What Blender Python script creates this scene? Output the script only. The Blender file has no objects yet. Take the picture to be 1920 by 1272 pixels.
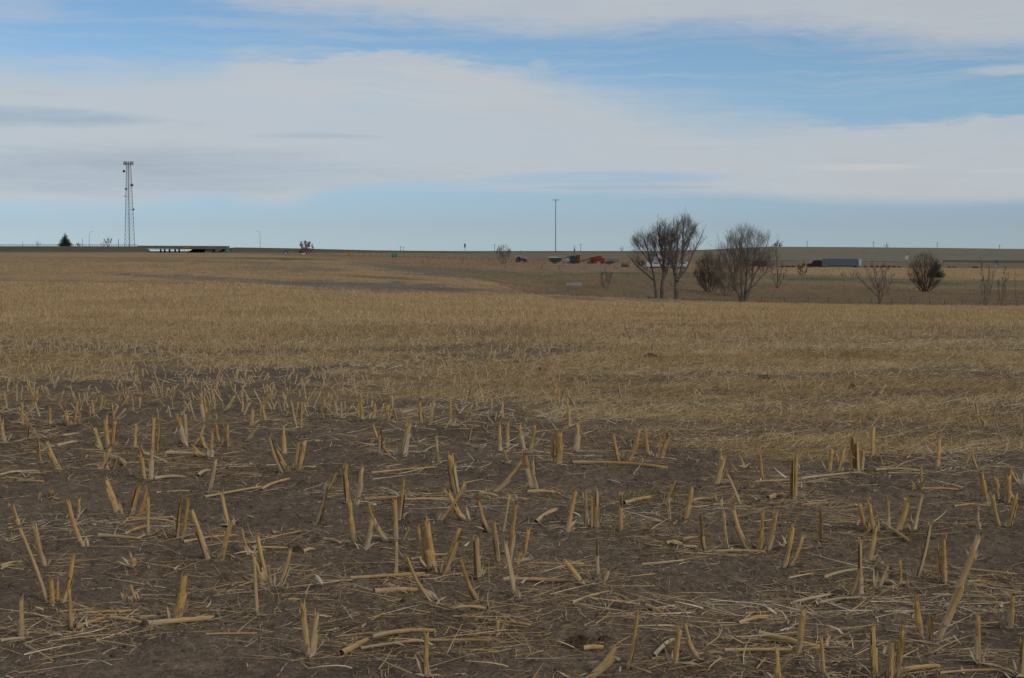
import bpy, math, random
import numpy as np
from mathutils import Vector, Matrix
rng = random.Random(7)
nr = np.random.default_rng(11)
scene = bpy.context.scene
COL = scene.collection
R = math.radians

# ------------------------------------------------------------------ camera model (pixels of the 1920x1272 photograph)
FPX, CU, CV, CAMZ = 2900.0, 960.0, 636.0, 1.6
PITCH = math.atan(166 / FPX)
CP, SP = math.cos(PITCH), math.sin(PITCH)

def slope_z(v):                       # dz/dy of the ray through image row v
    t = (CV - v) / FPX
    return (-SP + CP * t) / (CP + SP * t)

def slope_x(u, v):
    t = (CV - v) / FPX
    return ((u - CU) / FPX) / (CP + SP * t)

def project(x, y, z):
    c = y * CP - (z - CAMZ) * SP
    h = y * SP + (z - CAMZ) * CP
    return CU + FPX * x / c, CV - FPX * h / c

# ------------------------------------------------------------------ numpy noise
def _hash(ix, iy, seed):
    h = (ix * 374761393 + iy * 668265263 + seed * 1442695041) & 0xFFFFFFFF
    h = ((h ^ (h >> 13)) * 1274126177) & 0xFFFFFFFF
    h = h ^ (h >> 16)
    return (h & 0xFFFFFF) / float(0xFFFFFF)

def vnoise(x, y, seed=0):
    ix = np.floor(x).astype(np.int64); iy = np.floor(y).astype(np.int64)
    fx = x - ix; fy = y - iy
    fx = fx * fx * (3 - 2 * fx); fy = fy * fy * (3 - 2 * fy)
    a = _hash(ix, iy, seed); b = _hash(ix + 1, iy, seed)
    c = _hash(ix, iy + 1, seed); d = _hash(ix + 1, iy + 1, seed)
    return (a * (1 - fx) + b * fx) * (1 - fy) + (c * (1 - fx) + d * fx) * fy

def fbm(x, y, octv=4, seed=0, gain=.5):
    s = 0; a = 1; t = 0
    for k in range(octv):
        s = s + a * vnoise(x * 2 ** k + 17.3 * k, y * 2 ** k - 9.1 * k, seed + k)
        t += a; a *= gain
    return s / t

def sstep(a, b, x):
    t = np.clip((x - a) / (b - a), 0, 1)
    return t * t * (3 - 2 * t)

# ------------------------------------------------------------------ terrain: profiles (distance, image row) per image column
FLAT = [(25, 655)]
def lf(*p): return FLAT + list(p)
LEFT = [(40, 604), (60, 577), (100, 548), (150, 527), (190, 516), (230, 508), (300, 497), (400, 486), (500, 479), (600, 475.5), (750, 474)]
PROF = {
 -400: lf(*LEFT, (900, 473), (985, 462), (1015, 461), (1100, 464), (1500, 468), (3000, 470.5), (30000, 471)),
 0:    lf(*LEFT, (900, 473), (985, 462), (1015, 461.5), (1100, 464), (1500, 468), (3000, 470.5), (30000, 471)),
 274:  lf(*LEFT, (900, 473.5), (985, 462.5), (1015, 461.8), (1100, 464), (1500, 468), (3000, 470.5), (30000, 471)),
 288:  lf(*LEFT, (900, 476), (1000, 478), (1100, 477), (1500, 473), (3000, 471.8), (30000, 471)),
 352:  lf(*LEFT, (900, 476), (1000, 478), (1100, 477), (1500, 473), (3000, 471.8), (30000, 471)),
 370:  lf(*LEFT, (900, 476), (1000, 476), (1040, 469), (1100, 466), (1500, 470), (3000, 471.5), (30000, 471)),
 416:  lf(*LEFT, (900, 476), (1000, 475), (1040, 468), (1100, 466), (1500, 470), (3000, 471.5), (30000, 471)),
 434:  lf(*LEFT, (900, 474), (985, 464.5), (1015, 463.6), (1100, 465), (1500, 469), (3000, 471), (30000, 471)),
 560:  lf((40, 604), (60, 578), (100, 551), (150, 533), (190, 523), (230, 514), (300, 502), (400, 490), (500, 482), (600, 478.5), (750, 476.5), (900, 474.5), (985, 466.5), (1015, 465.8), (1100, 467), (1500, 469), (3000, 471), (30000, 471)),
 700:  lf((40, 604), (60, 579), (100, 555), (150, 540), (190, 530), (230, 521), (300, 508), (400, 494.5), (500, 486), (600, 481), (750, 477), (900, 473.5), (985, 470), (1015, 469.5), (1100, 470), (3000, 471), (30000, 471)),
 850:  lf((40, 605), (60, 582), (100, 562), (150, 548), (190, 538), (230, 528), (300, 516), (400, 501), (500, 491), (600, 485), (750, 480), (900, 475), (1000, 471.6), (1100, 471), (1500, 471), (3000, 471.3), (30000, 471)),
 1000: lf((40, 605), (60, 585), (100, 567), (150, 557), (185, 551), (215, 553), (260, 545), (300, 535), (400, 510), (480, 496), (600, 490), (700, 484.5), (760, 483), (900, 476), (1000, 472), (1100, 471.5), (3000, 472), (30000, 471)),
 1100: lf((40, 605), (60, 586), (100, 571), (150, 562), (185, 556), (215, 559), (260, 548), (300, 535), (360, 518), (400, 508), (480, 497), (600, 490), (700, 485), (760, 483.5), (900, 476), (1000, 472), (1100, 471.5), (3000, 472), (30000, 471)),
 1240: lf((40, 606), (60, 588), (100, 576), (150, 567), (185, 561), (200, 560), (225, 565), (260, 556), (300, 536), (360, 515), (400, 508), (480, 500), (600, 491), (700, 486.5), (760, 485), (900, 476), (1000, 472), (1100, 471), (3000, 472), (30000, 471)),
 1320: lf((40, 606), (60, 589), (100, 578), (150, 570), (185, 565), (200, 564.5), (230, 570), (260, 562), (300, 541), (350, 519), (400, 510), (480, 500.5), (600, 492), (700, 487.5), (760, 486), (900, 476), (1000, 470), (1100, 468.5), (1300, 469), (3000, 472), (30000, 471)),
 1440: lf((40, 606), (60, 590), (100, 580), (150, 573), (185, 568), (200, 568), (230, 573), (260, 566), (300, 547), (350, 524), (400, 513), (480, 504), (540, 501), (575, 504.5), (620, 503.5), (660, 495), (700, 489.5), (760, 487.5), (900, 475), (1000, 465), (1080, 462.5), (1300, 464), (3000, 472), (30000, 471)),
 1600: lf((40, 606), (60, 590), (100, 583), (150, 576), (185, 571), (200, 571), (230, 575), (260, 568), (300, 550), (350, 530), (400, 519), (540, 500.7), (575, 505), (620, 504), (660, 497), (700, 491), (760, 489), (900, 476), (1050, 465), (1100, 463.5), (1300, 464.5), (3000, 472), (30000, 471)),
 1760: lf((40, 606), (60, 590), (100, 584), (150, 577.5), (185, 572.5), (200, 573), (230, 576), (260, 569), (300, 552), (350, 536), (400, 524), (430, 519), (540, 501), (575, 505), (620, 504), (660, 498), (700, 492), (760, 490), (900, 478), (1050, 466.5), (1150, 465), (1300, 466), (3000, 472), (30000, 471)),
 1920: lf((40, 606), (60, 590), (100, 585), (150, 578.5), (185, 573.5), (200, 574), (230, 577), (260, 569), (300, 553), (350, 538), (400, 525), (430, 520), (540, 503), (575, 506), (620, 505), (660, 499), (700, 493), (760, 491), (900, 479), (1050, 468.5), (1150, 467), (1300, 468), (3000, 472), (30000, 471)),
 2300: lf((40, 606), (60, 590), (100, 585), (150, 579), (185, 574), (200, 574), (230, 577), (260, 569), (300, 553), (350, 538), (400, 525), (430, 520), (540, 503), (575, 506), (620, 505), (660, 499), (700, 493), (760, 491), (900, 479), (1050, 470), (1150, 469), (1300, 469), (3000, 472), (30000, 471)),
}
LD = np.linspace(math.log(3), math.log(30000), 600)
UU = np.arange(-400, 2301, 3.0)
_cols, _tab = [], []
for u in sorted(PROF):
    p = PROF[u]
    dd = np.array([math.log(3), math.log(22)] + [math.log(a) for a, b in p])
    zz = np.array([0, 0] + [CAMZ + a * slope_z(b) for a, b in p])
    zz[2] = 0.0
    _cols.append(u); _tab.append(np.interp(LD, dd, zz))
_tab = np.array(_tab)
TAB = np.array([np.interp(UU, _cols, _tab[:, j]) for j in range(len(LD))]).T      # [u, d]
def gsm(a, sig, axis):
    n = int(sig * 3) + 1
    k = np.exp(-.5 * (np.arange(-n, n + 1) / sig) ** 2); k /= k.sum()
    pad = [(0, 0), (0, 0)]; pad[axis] = (n, n)
    b = np.pad(a, pad, mode='edge')
    return np.apply_along_axis(lambda q: np.convolve(q, k, mode='valid'), axis, b)
TAB = gsm(gsm(TAB, 1.3, 1), 2.0, 0)
TMAX = R(21.5)
MEANP = TAB.mean(0)

def H(x, y):
    x = np.asarray(x, float); y = np.asarray(y, float)
    th = np.arctan2(x, y); r = np.hypot(x, y)
    tc = np.clip(th, -TMAX, TMAX)
    s = np.tan(tc); d = np.maximum(r * np.cos(tc), 3.0)
    fu = np.clip((CU + FPX * s / CP - UU[0]) / 3.0, 0, len(UU) - 1.001)
    fd = np.clip((np.log(d) - LD[0]) / (LD[1] - LD[0]), 0, len(LD) - 1.001)
    iu = fu.astype(int); idd = fd.astype(int); fu = fu - iu; fd = fd - idd
    z = (TAB[iu, idd] * (1 - fd) + TAB[iu, idd + 1] * fd) * (1 - fu) + (TAB[iu + 1, idd] * (1 - fd) + TAB[iu + 1, idd + 1] * fd) * fu
    zm = MEANP[idd] * (1 - fd) + MEANP[idd + 1] * fd
    w = sstep(R(50), R(130), np.abs(th))
    return z * (1 - w) + zm * w

def clods(x, y):
    r = np.hypot(x, y)
    f = 1 - sstep(16, 45, r)
    a = (fbm(x * 1.6, y * 1.6, 3, 5) - .5) * .06 + (fbm(x * 7, y * 7, 3, 9) - .5) * .036
    b = np.clip(fbm(x * 15, y * 15, 3, 13, .6) - .5, 0, 1) * .055
    return (a + b) * f

DS = np.exp(np.linspace(math.log(4), math.log(3000), 6000))
def hit(u, v, dmin=4):
    d = DS[DS >= dmin]
    x = slope_x(u, v) * d; z = CAMZ + slope_z(v) * d
    g = H(x, d)
    k = np.argmax(z <= g)
    return Vector((x[k], d[k], g[k]))

def ground_at(u, d):
    x = (u - CU) / FPX / CP * d
    return Vector((x, d, float(H(x, d))))

def onray(u, v, d):
    return Vector((slope_x(u, v) * d, d, CAMZ + slope_z(v) * d))

# ------------------------------------------------------------------ object helpers
def tag(o, label=None, cat=None, group=None, kind=None):
    if label: o['label'] = label
    if cat: o['category'] = cat
    if group: o['group'] = group
    if kind: o['kind'] = kind
    return o

def thing(name, label, cat, loc, rotz=0, group=None):
    o = bpy.data.objects.new(name, None); COL.objects.link(o)
    o.empty_display_size = .2
    o.location = loc; o.rotation_euler = (0, 0, rotz)
    return tag(o, label, cat, group)

def link(name, me, mat=None, parent=None):
    o = bpy.data.objects.new(name, me); COL.objects.link(o)
    if mat is not None and not me.materials: me.materials.append(mat)
    if parent is not None: o.parent = parent
    return o

def build_np(name, V, F, mat, parent=None, attrs=None, smooth=False, colors=None):
    me = bpy.data.meshes.new(name)
    V = np.asarray(V, np.float32); F = np.asarray(F, np.int32)
    n = F.shape[1]
    me.vertices.add(len(V)); me.vertices.foreach_set('co', V.ravel())
    me.loops.add(F.size); me.loops.foreach_set('vertex_index', F.ravel())
    me.polygons.add(len(F)); me.polygons.foreach_set('loop_start', np.arange(0, F.size, n, dtype=np.int32))
    if smooth: me.polygons.foreach_set('use_smooth', np.ones(len(F), bool))
    me.update(calc_edges=True)
    for k, a in (attrs or {}).items():
        at = me.attributes.new(k, 'FLOAT', 'POINT'); at.data.foreach_set('value', np.asarray(a, np.float32))
    for k, a in (colors or {}).items():
        at = me.attributes.new(k, 'FLOAT_COLOR', 'POINT'); at.data.foreach_set('color', np.asarray(a, np.float32).ravel())
    return link(name, me, mat, parent)

class MB:
    """collects shapes into one mesh"""
    def __init__(s): s.v = []; s.f = []
    def add(s, vs, fs):
        b = len(s.v); s.v += [tuple(p) for p in vs]; s.f += [tuple(i + b for i in f) for f in fs]; return s
    def box(s, c, size, rot=None, taper=1.0):
        x, y, z = size[0] / 2, size[1] / 2, size[2] / 2
        vs = [Vector((sx * x * (taper if sz > 0 else 1), sy * y * (taper if sz > 0 else 1), sz * z)) for sz in (-1, 1) for sy in (-1, 1) for sx in (-1, 1)]
        if rot is not None: vs = [rot @ p for p in vs]
        c = Vector(c)
        return s.add([p + c for p in vs], [(0, 2, 3, 1), (4, 5, 7, 6), (0, 1, 5, 4), (2, 6, 7, 3), (0, 4, 6, 2), (1, 3, 7, 5)])
    def tube(s, pts, rad, n=7, cap=True):
        pts = [Vector(p) for p in pts]
        if not isinstance(rad, (list, tuple)): rad = [rad] * len(pts)
        vs = []; fs = []; ref = None
        for i, p in enumerate(pts):
            d = (pts[min(i + 1, len(pts) - 1)] - pts[max(i - 1, 0)]).normalized()
            if ref is None:
                ref = d.orthogonal().normalized()
            a = (ref - d * ref.dot(d)).normalized(); ref = a; b = d.cross(a)
            for k in range(n):
                t = 2 * math.pi * k / n
                vs.append(p + (a * math.cos(t) + b * math.sin(t)) * rad[i])
        for i in range(len(pts) - 1):
            for k in range(n):
                fs.append((i * n + k, i * n + (k + 1) % n, (i + 1) * n + (k + 1) % n, (i + 1) * n + k))
        if cap:
            fs.append(tuple(range(n - 1, -1, -1))); fs.append(tuple(range((len(pts) - 1) * n, len(pts) * n)))
        return s.add(vs, fs)
    def cyl(s, c, axis, r, h, n=20, r2=None):
        c = Vector(c); a = Vector(axis).normalized()
        return s.tube([c - a * h / 2, c + a * h / 2], [r, r if r2 is None else r2], n)
    def prism(s, poly, y0, y1):               # polygon in x,z pulled along y
        n = len(poly)
        vs = [(x, y0, z) for x, z in poly] + [(x, y1, z) for x, z in poly]
        return s.add(vs, [tuple(range(n)), tuple(range(2 * n - 1, n - 1, -1))] + [(i, i + n, (i + 1) % n + n, (i + 1) % n) for i in range(n)])
    def lathe(s, prof, n=16, c=(0, 0, 0)):
        c = Vector(c); vs = []; fs = []
        for r, z in prof:
            for k in range(n):
                t = 2 * math.pi * k / n; vs.append(c + Vector((r * math.cos(t), r * math.sin(t), z)))
        for i in range(len(prof) - 1):
            for k in range(n):
                fs.append((i * n + k, i * n + (k + 1) % n, (i + 1) * n + (k + 1) % n, (i + 1) * n + k))
        return s.add(vs, fs)
    def build(s, name, mat, parent=None, smooth=False):
        me = bpy.data.meshes.new(name); me.from_pydata(s.v, [], s.f)
        if smooth:
            for p in me.polygons: p.use_smooth = True
        return link(name, me, mat, parent)

# ------------------------------------------------------------------ materials
def newmat(name):
    m = bpy.data.materials.new(name); m.use_nodes = True
    nt = m.node_tree; nt.nodes.clear()
    out = nt.nodes.new('ShaderNodeOutputMaterial'); b = nt.nodes.new('ShaderNodeBsdfPrincipled')
    nt.links.new(b.outputs[0], out.inputs[0])
    b.inputs['Specular IOR Level'].default_value = .2
    return m, nt, b

def node(nt, t, **kw):
    n = nt.nodes.new(t)
    for k, v in kw.items(): setattr(n, k, v)
    return n

def ramp(nt, fac, stops):
    r = node(nt, 'ShaderNodeValToRGB')
    e = r.color_ramp.elements
    while len(e) < len(stops): e.new(.5)
    for i, (p, c) in enumerate(stops):
        e[i].position = p; e[i].color = (*c, 1)
    if fac is not None: nt.links.new(fac, r.inputs[0])
    return r

def math_n(nt, op, a, b=None, clamp=False):
    n = node(nt, 'ShaderNodeMath', operation=op); n.use_clamp = clamp
    for i, x in enumerate((a, b)):
        if x is None: continue
        if isinstance(x, (int, float)): n.inputs[i].default_value = x
        else: nt.links.new(x, n.inputs[i])
    return n.outputs[0]

def mixc(nt, fac, a, b, mode='MIX'):
    n = node(nt, 'ShaderNodeMix', data_type='RGBA', blend_type=mode)
    n.inputs[0].default_value = 1
    for s_, x in ((n.inputs[0], fac), (n.inputs[6], a), (n.inputs[7], b)):
        if x is None: continue
        if isinstance(x, (int, float)): s_.default_value = x
        elif isinstance(x, tuple): s_.default_value = (*x, 1)
        else: nt.links.new(x, s_)
    return n.outputs[2]

def noise(nt, vec, scale, detail=3, rough=.55, dim='3D'):
    n = node(nt, 'ShaderNodeTexNoise'); n.inputs['Scale'].default_value = scale
    n.inputs['Detail'].default_value = detail; n.inputs['Roughness'].default_value = rough
    if vec is not None: nt.links.new(vec, n.inputs['Vector'])
    return n.outputs[0]

def paint(name, col, rough=.6, metal=0.0, var=.25, scale=2.0, dirt=(.16, .12, .08), dirty=.25, spec=.3):
    m, nt, b = newmat(name)
    tc = node(nt, 'ShaderNodeTexCoord')
    n1 = noise(nt, tc.outputs['Object'], scale, 5, .6)
    n2 = noise(nt, tc.outputs['Object'], scale * 5, 4, .6)
    lo = tuple(c * (1 - var) for c in col); hi = tuple(min(c * (1 + var), .9) for c in col)
    r = ramp(nt, n1, [(.3, lo), (.7, hi)])
    f = math_n(nt, 'MULTIPLY', ramp(nt, n2, [(.45, (0, 0, 0)), (.75, (1, 1, 1))]).outputs[0], dirty)
    c = mixc(nt, f, r.outputs[0], dirt)
    nt.links.new(c, b.inputs['Base Color'])
    b.inputs['Roughness'].default_value = rough; b.inputs['Metallic'].default_value = metal
    b.inputs['Specular IOR Level'].default_value = spec
    return m
SUNPOWER = 1.15
EXPOSURE = 0.0
SKYC = dict(cloud=(5.35, 5.5, 5.65), grey=(3.5, 4.15, 4.9), white=(5.9, 5.85, 5.8), gain=1.0,
            tint=[(0, (.53, .70, 1.03)), (.05, (.495, .61, .90)), (.14, (.545, .68, .93)), (.3, (.70, .83, .95)), (.42, (.68, .82, .94)), (1, (.72, .86, .98))])
# ------------------------------------------------------------------ world: Nishita sky with cirrus banks laid over it by direction
SUN_EL, SUN_AZ = R(34), R(128)
world = bpy.data.worlds.new("World"); scene.world = world
world.use_nodes = True
nt = world.node_tree; nt.nodes.clear()
wout = node(nt, 'ShaderNodeOutputWorld'); bg = node(nt, 'ShaderNodeBackground')
nt.links.new(bg.outputs[0], wout.inputs[0])
bg.inputs[1].default_value = .10
sky = node(nt, 'ShaderNodeTexSky', sky_type='NISHITA')
sky.sun_disc = False; sky.sun_elevation = SUN_EL; sky.sun_rotation = SUN_AZ
sky.altitude = 1200; sky.air_density = 1.0; sky.dust_density = .6; sky.ozone_density = 1.5
tc = node(nt, 'ShaderNodeTexCoord')
sep = node(nt, 'ShaderNodeSeparateXYZ'); nt.links.new(tc.outputs['Generated'], sep.inputs[0])
X, Y, Z = sep.outputs
hyp = math_n(nt, 'SQRT', math_n(nt, 'ADD', math_n(nt, 'MULTIPLY', X, X), math_n(nt, 'MULTIPLY', Y, Y)))
TE = math_n(nt, 'DIVIDE', Z, math_n(nt, 'MAXIMUM', hyp, .001))          # tangent of the elevation
AZ = math_n(nt, 'ARCTAN2', X, Y)                                        # bearing from the view axis
E = math_n(nt, 'DIVIDE', TE, .1655)                                     # 0 at the horizon, 1 at 9.4 degrees up
A = math_n(nt, 'ADD', math_n(nt, 'DIVIDE', AZ, .6622), .5)              # 0..1 over 38 degrees of bearing
def vec3(x, y, z=0.0):
    c = node(nt, 'ShaderNodeCombineXYZ')
    for i, q in enumerate((x, y, z)):
        if isinstance(q, (int, float)): c.inputs[i].default_value = q
        else: nt.links.new(q, c.inputs[i])
    return c.outputs[0]
def fcurve(x, pts):
    c = node(nt, 'ShaderNodeFloatCurve'); cv = c.mapping.curves[0]
    while len(cv.points) < len(pts): cv.points.new(.5, .5)
    for p, (a, b) in zip(cv.points, sorted(pts)): p.location = (a, b); p.handle_type = 'AUTO'
    c.mapping.update(); nt.links.new(x, c.inputs['Value'])
    return c.outputs[0]
def smooth(x, a, b):
    n = node(nt, 'ShaderNodeMapRange', interpolation_type='SMOOTHSTEP')
    nt.links.new(x, n.inputs['Value'])
    for i, q in ((1, a), (2, b)):
        if isinstance(q, (int, float)): n.inputs[i].default_value = q
        else: nt.links.new(q, n.inputs[i])
    n.inputs[3].default_value = 0; n.inputs[4].default_value = 1
    return n.outputs[0]
AD = math_n(nt, 'SUBTRACT', math_n(nt, 'MULTIPLY', A, 1.0), 0.0)
# coordinates for the wispy noise: long along the bearing
n_big = noise(nt, vec3(math_n(nt, 'MULTIPLY', A, 4.0), math_n(nt, 'MULTIPLY', E, 3.2), 1.3), 1.0, 6, .58)
n_mid = noise(nt, vec3(math_n(nt, 'MULTIPLY', A, 13.0), math_n(nt, 'MULTIPLY', E, 15.0), 4.7), 1.0, 8, .66)
n_str = noise(nt, vec3(math_n(nt, 'MULTIPLY', A, 5.0), math_n(nt, 'ADD', math_n(nt, 'MULTIPLY', E, 30.0), math_n(nt, 'MULTIPLY', n_big, 6.0)), 8.1), 1.0, 5, .55)
n_fine = noise(nt, vec3(math_n(nt, 'MULTIPLY', A, 42.0), math_n(nt, 'MULTIPLY', E, 60.0), 2.2), 1.0, 5, .6)
def centred(n, k): return math_n(nt, 'MULTIPLY', math_n(nt, 'SUBTRACT', n, .5), k)
def P(x, y): return (x / 1920.0, (470 - y) / 480.0)
# upper edge of the main bank
top = fcurve(A, [P(0, 112), P(200, 124), P(380, 118), P(480, 102), P(590, 113), P(700, 101), P(850, 108), P(960, 125), P(1080, 150), P(1250, 178), P(1420, 206), P(1560, 232), P(1750, 231), P(1920, 224)])
tsoft = fcurve(A, [(0, .18), (.2, .11), (.27, .045), (.43, .045), (.55, .13), (.7, .20), (.82, .06), (1, .035)])
bot = fcurve(A, [P(0, 396), P(150, 398), P(260, 394), P(420, 380), P(520, 394), P(640, 366), P(900, 366), P(1300, 376), P(1600, 390), P(1920, 392)])
Ew = math_n(nt, 'ADD', E, math_n(nt, 'ADD', centred(n_mid, .13), centred(n_fine, .065)))
d_top = math_n(nt, 'SUBTRACT', top, Ew)                 # >0 below the edge
c_top = smooth(d_top, math_n(nt, 'MULTIPLY', tsoft, -.35), tsoft)
d_bot = math_n(nt, 'SUBTRACT', math_n(nt, 'ADD', E, math_n(nt, 'ADD', centred(n_mid, .03), centred(n_str, .035))), bot)
c_bot = smooth(d_bot, -.010, .055)
dens = math_n(nt, 'ADD', .80, math_n(nt, 'ADD', math_n(nt, 'ADD', centred(n_big, .5), centred(n_str, .38)), centred(n_mid, .22)), True)
main = math_n(nt, 'MULTIPLY', math_n(nt, 'MULTIPLY', c_top, c_bot), dens)
def blob(x, y, rx, ry, amp=1.0):      # soft patch by direction
    px, py = P(x, y)
    a = math_n(nt, 'DIVIDE', math_n(nt, 'SUBTRACT', A, px), rx / 1920.0)
    b = math_n(nt, 'DIVIDE', math_n(nt, 'SUBTRACT', math_n(nt, 'ADD', E, centred(n_mid, .03)), py), ry / 480.0)
    q = math_n(nt, 'ADD', math_n(nt, 'MULTIPLY', a, a), math_n(nt, 'MULTIPLY', b, b))
    return math_n(nt, 'MULTIPLY', math_n(nt, 'SUBTRACT', 1.0, smooth(q, 0.0, 1.0)), amp)
holes = math_n(nt, 'ADD', blob(1130, 335, 290, 17, .75), math_n(nt, 'ADD', blob(250, 150, 260, 30, .25), blob(850, 345, 190, 12, .4)))
grey = math_n(nt, 'ADD', blob(100, 232, 260, 22, .85), math_n(nt, 'ADD', blob(600, 258, 150, 8, .5), math_n(nt, 'ADD', blob(1180, 352, 240, 6, .7), blob(250, 330, 700, 60, .55))))
main = math_n(nt, 'MULTIPLY', main, math_n(nt, 'SUBTRACT', 1.0, holes))
# upper bank
lowe = fcurve(A, [P(0, -25), P(250, -20), P(400, 8), P(550, 32), P(750, 52), P(1000, 74), P(1200, 74), P(1400, 70), P(1560, 88), P(1700, 108), P(1920, 130)])
up = smooth(math_n(nt, 'SUBTRACT', Ew, lowe), -.05, .10)
upd = math_n(nt, 'ADD', .78, math_n(nt, 'ADD', centred(n_big, .5), centred(n_mid, .2)), True)
fade = math_n(nt, 'SUBTRACT', 1.0, math_n(nt, 'MULTIPLY', smooth(E, 1.3, 3.0), .35))
up = math_n(nt, 'MULTIPLY', math_n(nt, 'MULTIPLY', up, upd), fade)
wisp = math_n(nt, 'ADD', blob(1880, 150, 130, 13, .6), math_n(nt, 'ADD', blob(480, 374, 70, 18, .3), math_n(nt, 'ADD', blob(60, 40, 110, 40, .3), blob(1010, 125, 26, 14, .35))))
thin = math_n(nt, 'MULTIPLY', math_n(nt, 'MULTIPLY', smooth(n_str, .42, .75), .34), smooth(E, .35, .7))
lowst = math_n(nt, 'MULTIPLY', math_n(nt, 'MULTIPLY', smooth(n_str, .42, .62), .5), math_n(nt, 'MULTIPLY', smooth(E, .2, .25), smooth(A, .40, .60)))
lowst = math_n(nt, 'MULTIPLY', lowst, math_n(nt, 'SUBTRACT', 1.0, smooth(E, .27, .34)))
cov = math_n(nt, 'MAXIMUM', main, up)
cov = math_n(nt, 'MAXIMUM', cov, wisp)
cov = math_n(nt, 'MAXIMUM', cov, lowst)
cov = math_n(nt, 'ADD', cov, math_n(nt, 'MULTIPLY', thin, math_n(nt, 'SUBTRACT', 1.0, cov)), True)
CLOUD, CLOUDG = SKYC['cloud'], SKYC['grey']
shade = math_n(nt, 'ADD', grey, math_n(nt, 'ADD', centred(n_big, 1.0), math_n(nt, 'ADD', centred(n_str, .95), centred(n_mid, .5))), True)
ccol = mixc(nt, shade, CLOUD, CLOUDG)
wht = math_n(nt, 'ADD', blob(1600, 318, 150, 9, .8), math_n(nt, 'ADD', blob(1880, 330, 120, 6, .7), math_n(nt, 'ADD', blob(1320, 270, 180, 10, .35), blob(760, 165, 480, 70, .35))))
ccol = mixc(nt, wht, ccol, SKYC['white'])
tint = ramp(nt, math_n(nt, 'MULTIPLY', E, .5, True), SKYC['tint'])
clear = mixc(nt, 1.0, sky.outputs[0], tint.outputs[0], 'MULTIPLY')
clear = mixc(nt, 1.0, clear, (SKYC['gain'],) * 3, 'MULTIPLY')
final = mixc(nt, cov, clear, ccol)
nt.links.new(final, bg.inputs[0])

sun = bpy.data.lights.new('sun', 'SUN'); sun.energy = SUNPOWER; sun.angle = R(12); sun.color = (1, .90, .76)
so = bpy.data.objects.new('sun', sun); COL.objects.link(so)
tos = Vector((math.sin(SUN_AZ) * math.cos(SUN_EL), math.cos(SUN_AZ) * math.cos(SUN_EL), math.sin(SUN_EL)))
so.rotation_euler = tos.to_track_quat('Z', 'Y').to_euler(); so.location = (30, -30, 40)

cam = bpy.data.cameras.new('camera'); co = bpy.data.objects.new('camera', cam); COL.objects.link(co)
cam.sensor_width = 36; cam.lens = 36 * FPX / 1920; cam.clip_start = .1; cam.clip_end = 60000
co.location = (0, 0, CAMZ); co.rotation_euler = (math.pi / 2 - PITCH, 0, 0)
scene.camera = co
scene.view_settings.view_transform = 'Standard'; scene.view_settings.look = 'None'
scene.view_settings.gamma = 1; scene.view_settings.exposure = EXPOSURE
# ------------------------------------------------------------------ ground cover maps (world positions)
SOIL = np.array((.146, .108, .073)); STRAW = np.array((.42, .285, .13))
def cover(x, y):
    """0 bare soil .. 1 straw mat, in the near half of the field"""
    z = H(x, y); u, v = project(x, y, z)
    yb = np.interp(u, [0, 300, 600, 800, 1000, 1150, 1300, 1920], [735, 735, 745, 775, 800, 838, 852, 850])
    wd = np.interp(u, [0, 700, 1200], [105, 70, 20])
    n = fbm(x * .9, y * .55, 4, 31)
    c = sstep(-.5, .5, (yb - v) / wd + (n - .5) * 3.2)
    n2 = fbm(x * .32 + 3, y * .66, 4, 41)
    n4 = fbm(x * .8 + 9, y * 1.5, 3, 47)
    patch = np.maximum(sstep(.55, .64, n2), .8 * sstep(.58, .68, n4)) * sstep(590, 640, v) * np.interp(u, [0, 1000, 1300], [.9, .85, .7])
    return np.clip(c * (1 - patch), 0, 1)

def blend(col, w, c):
    return col * (1 - w[:, None]) + np.array(c)[None] * w[:, None]

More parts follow.
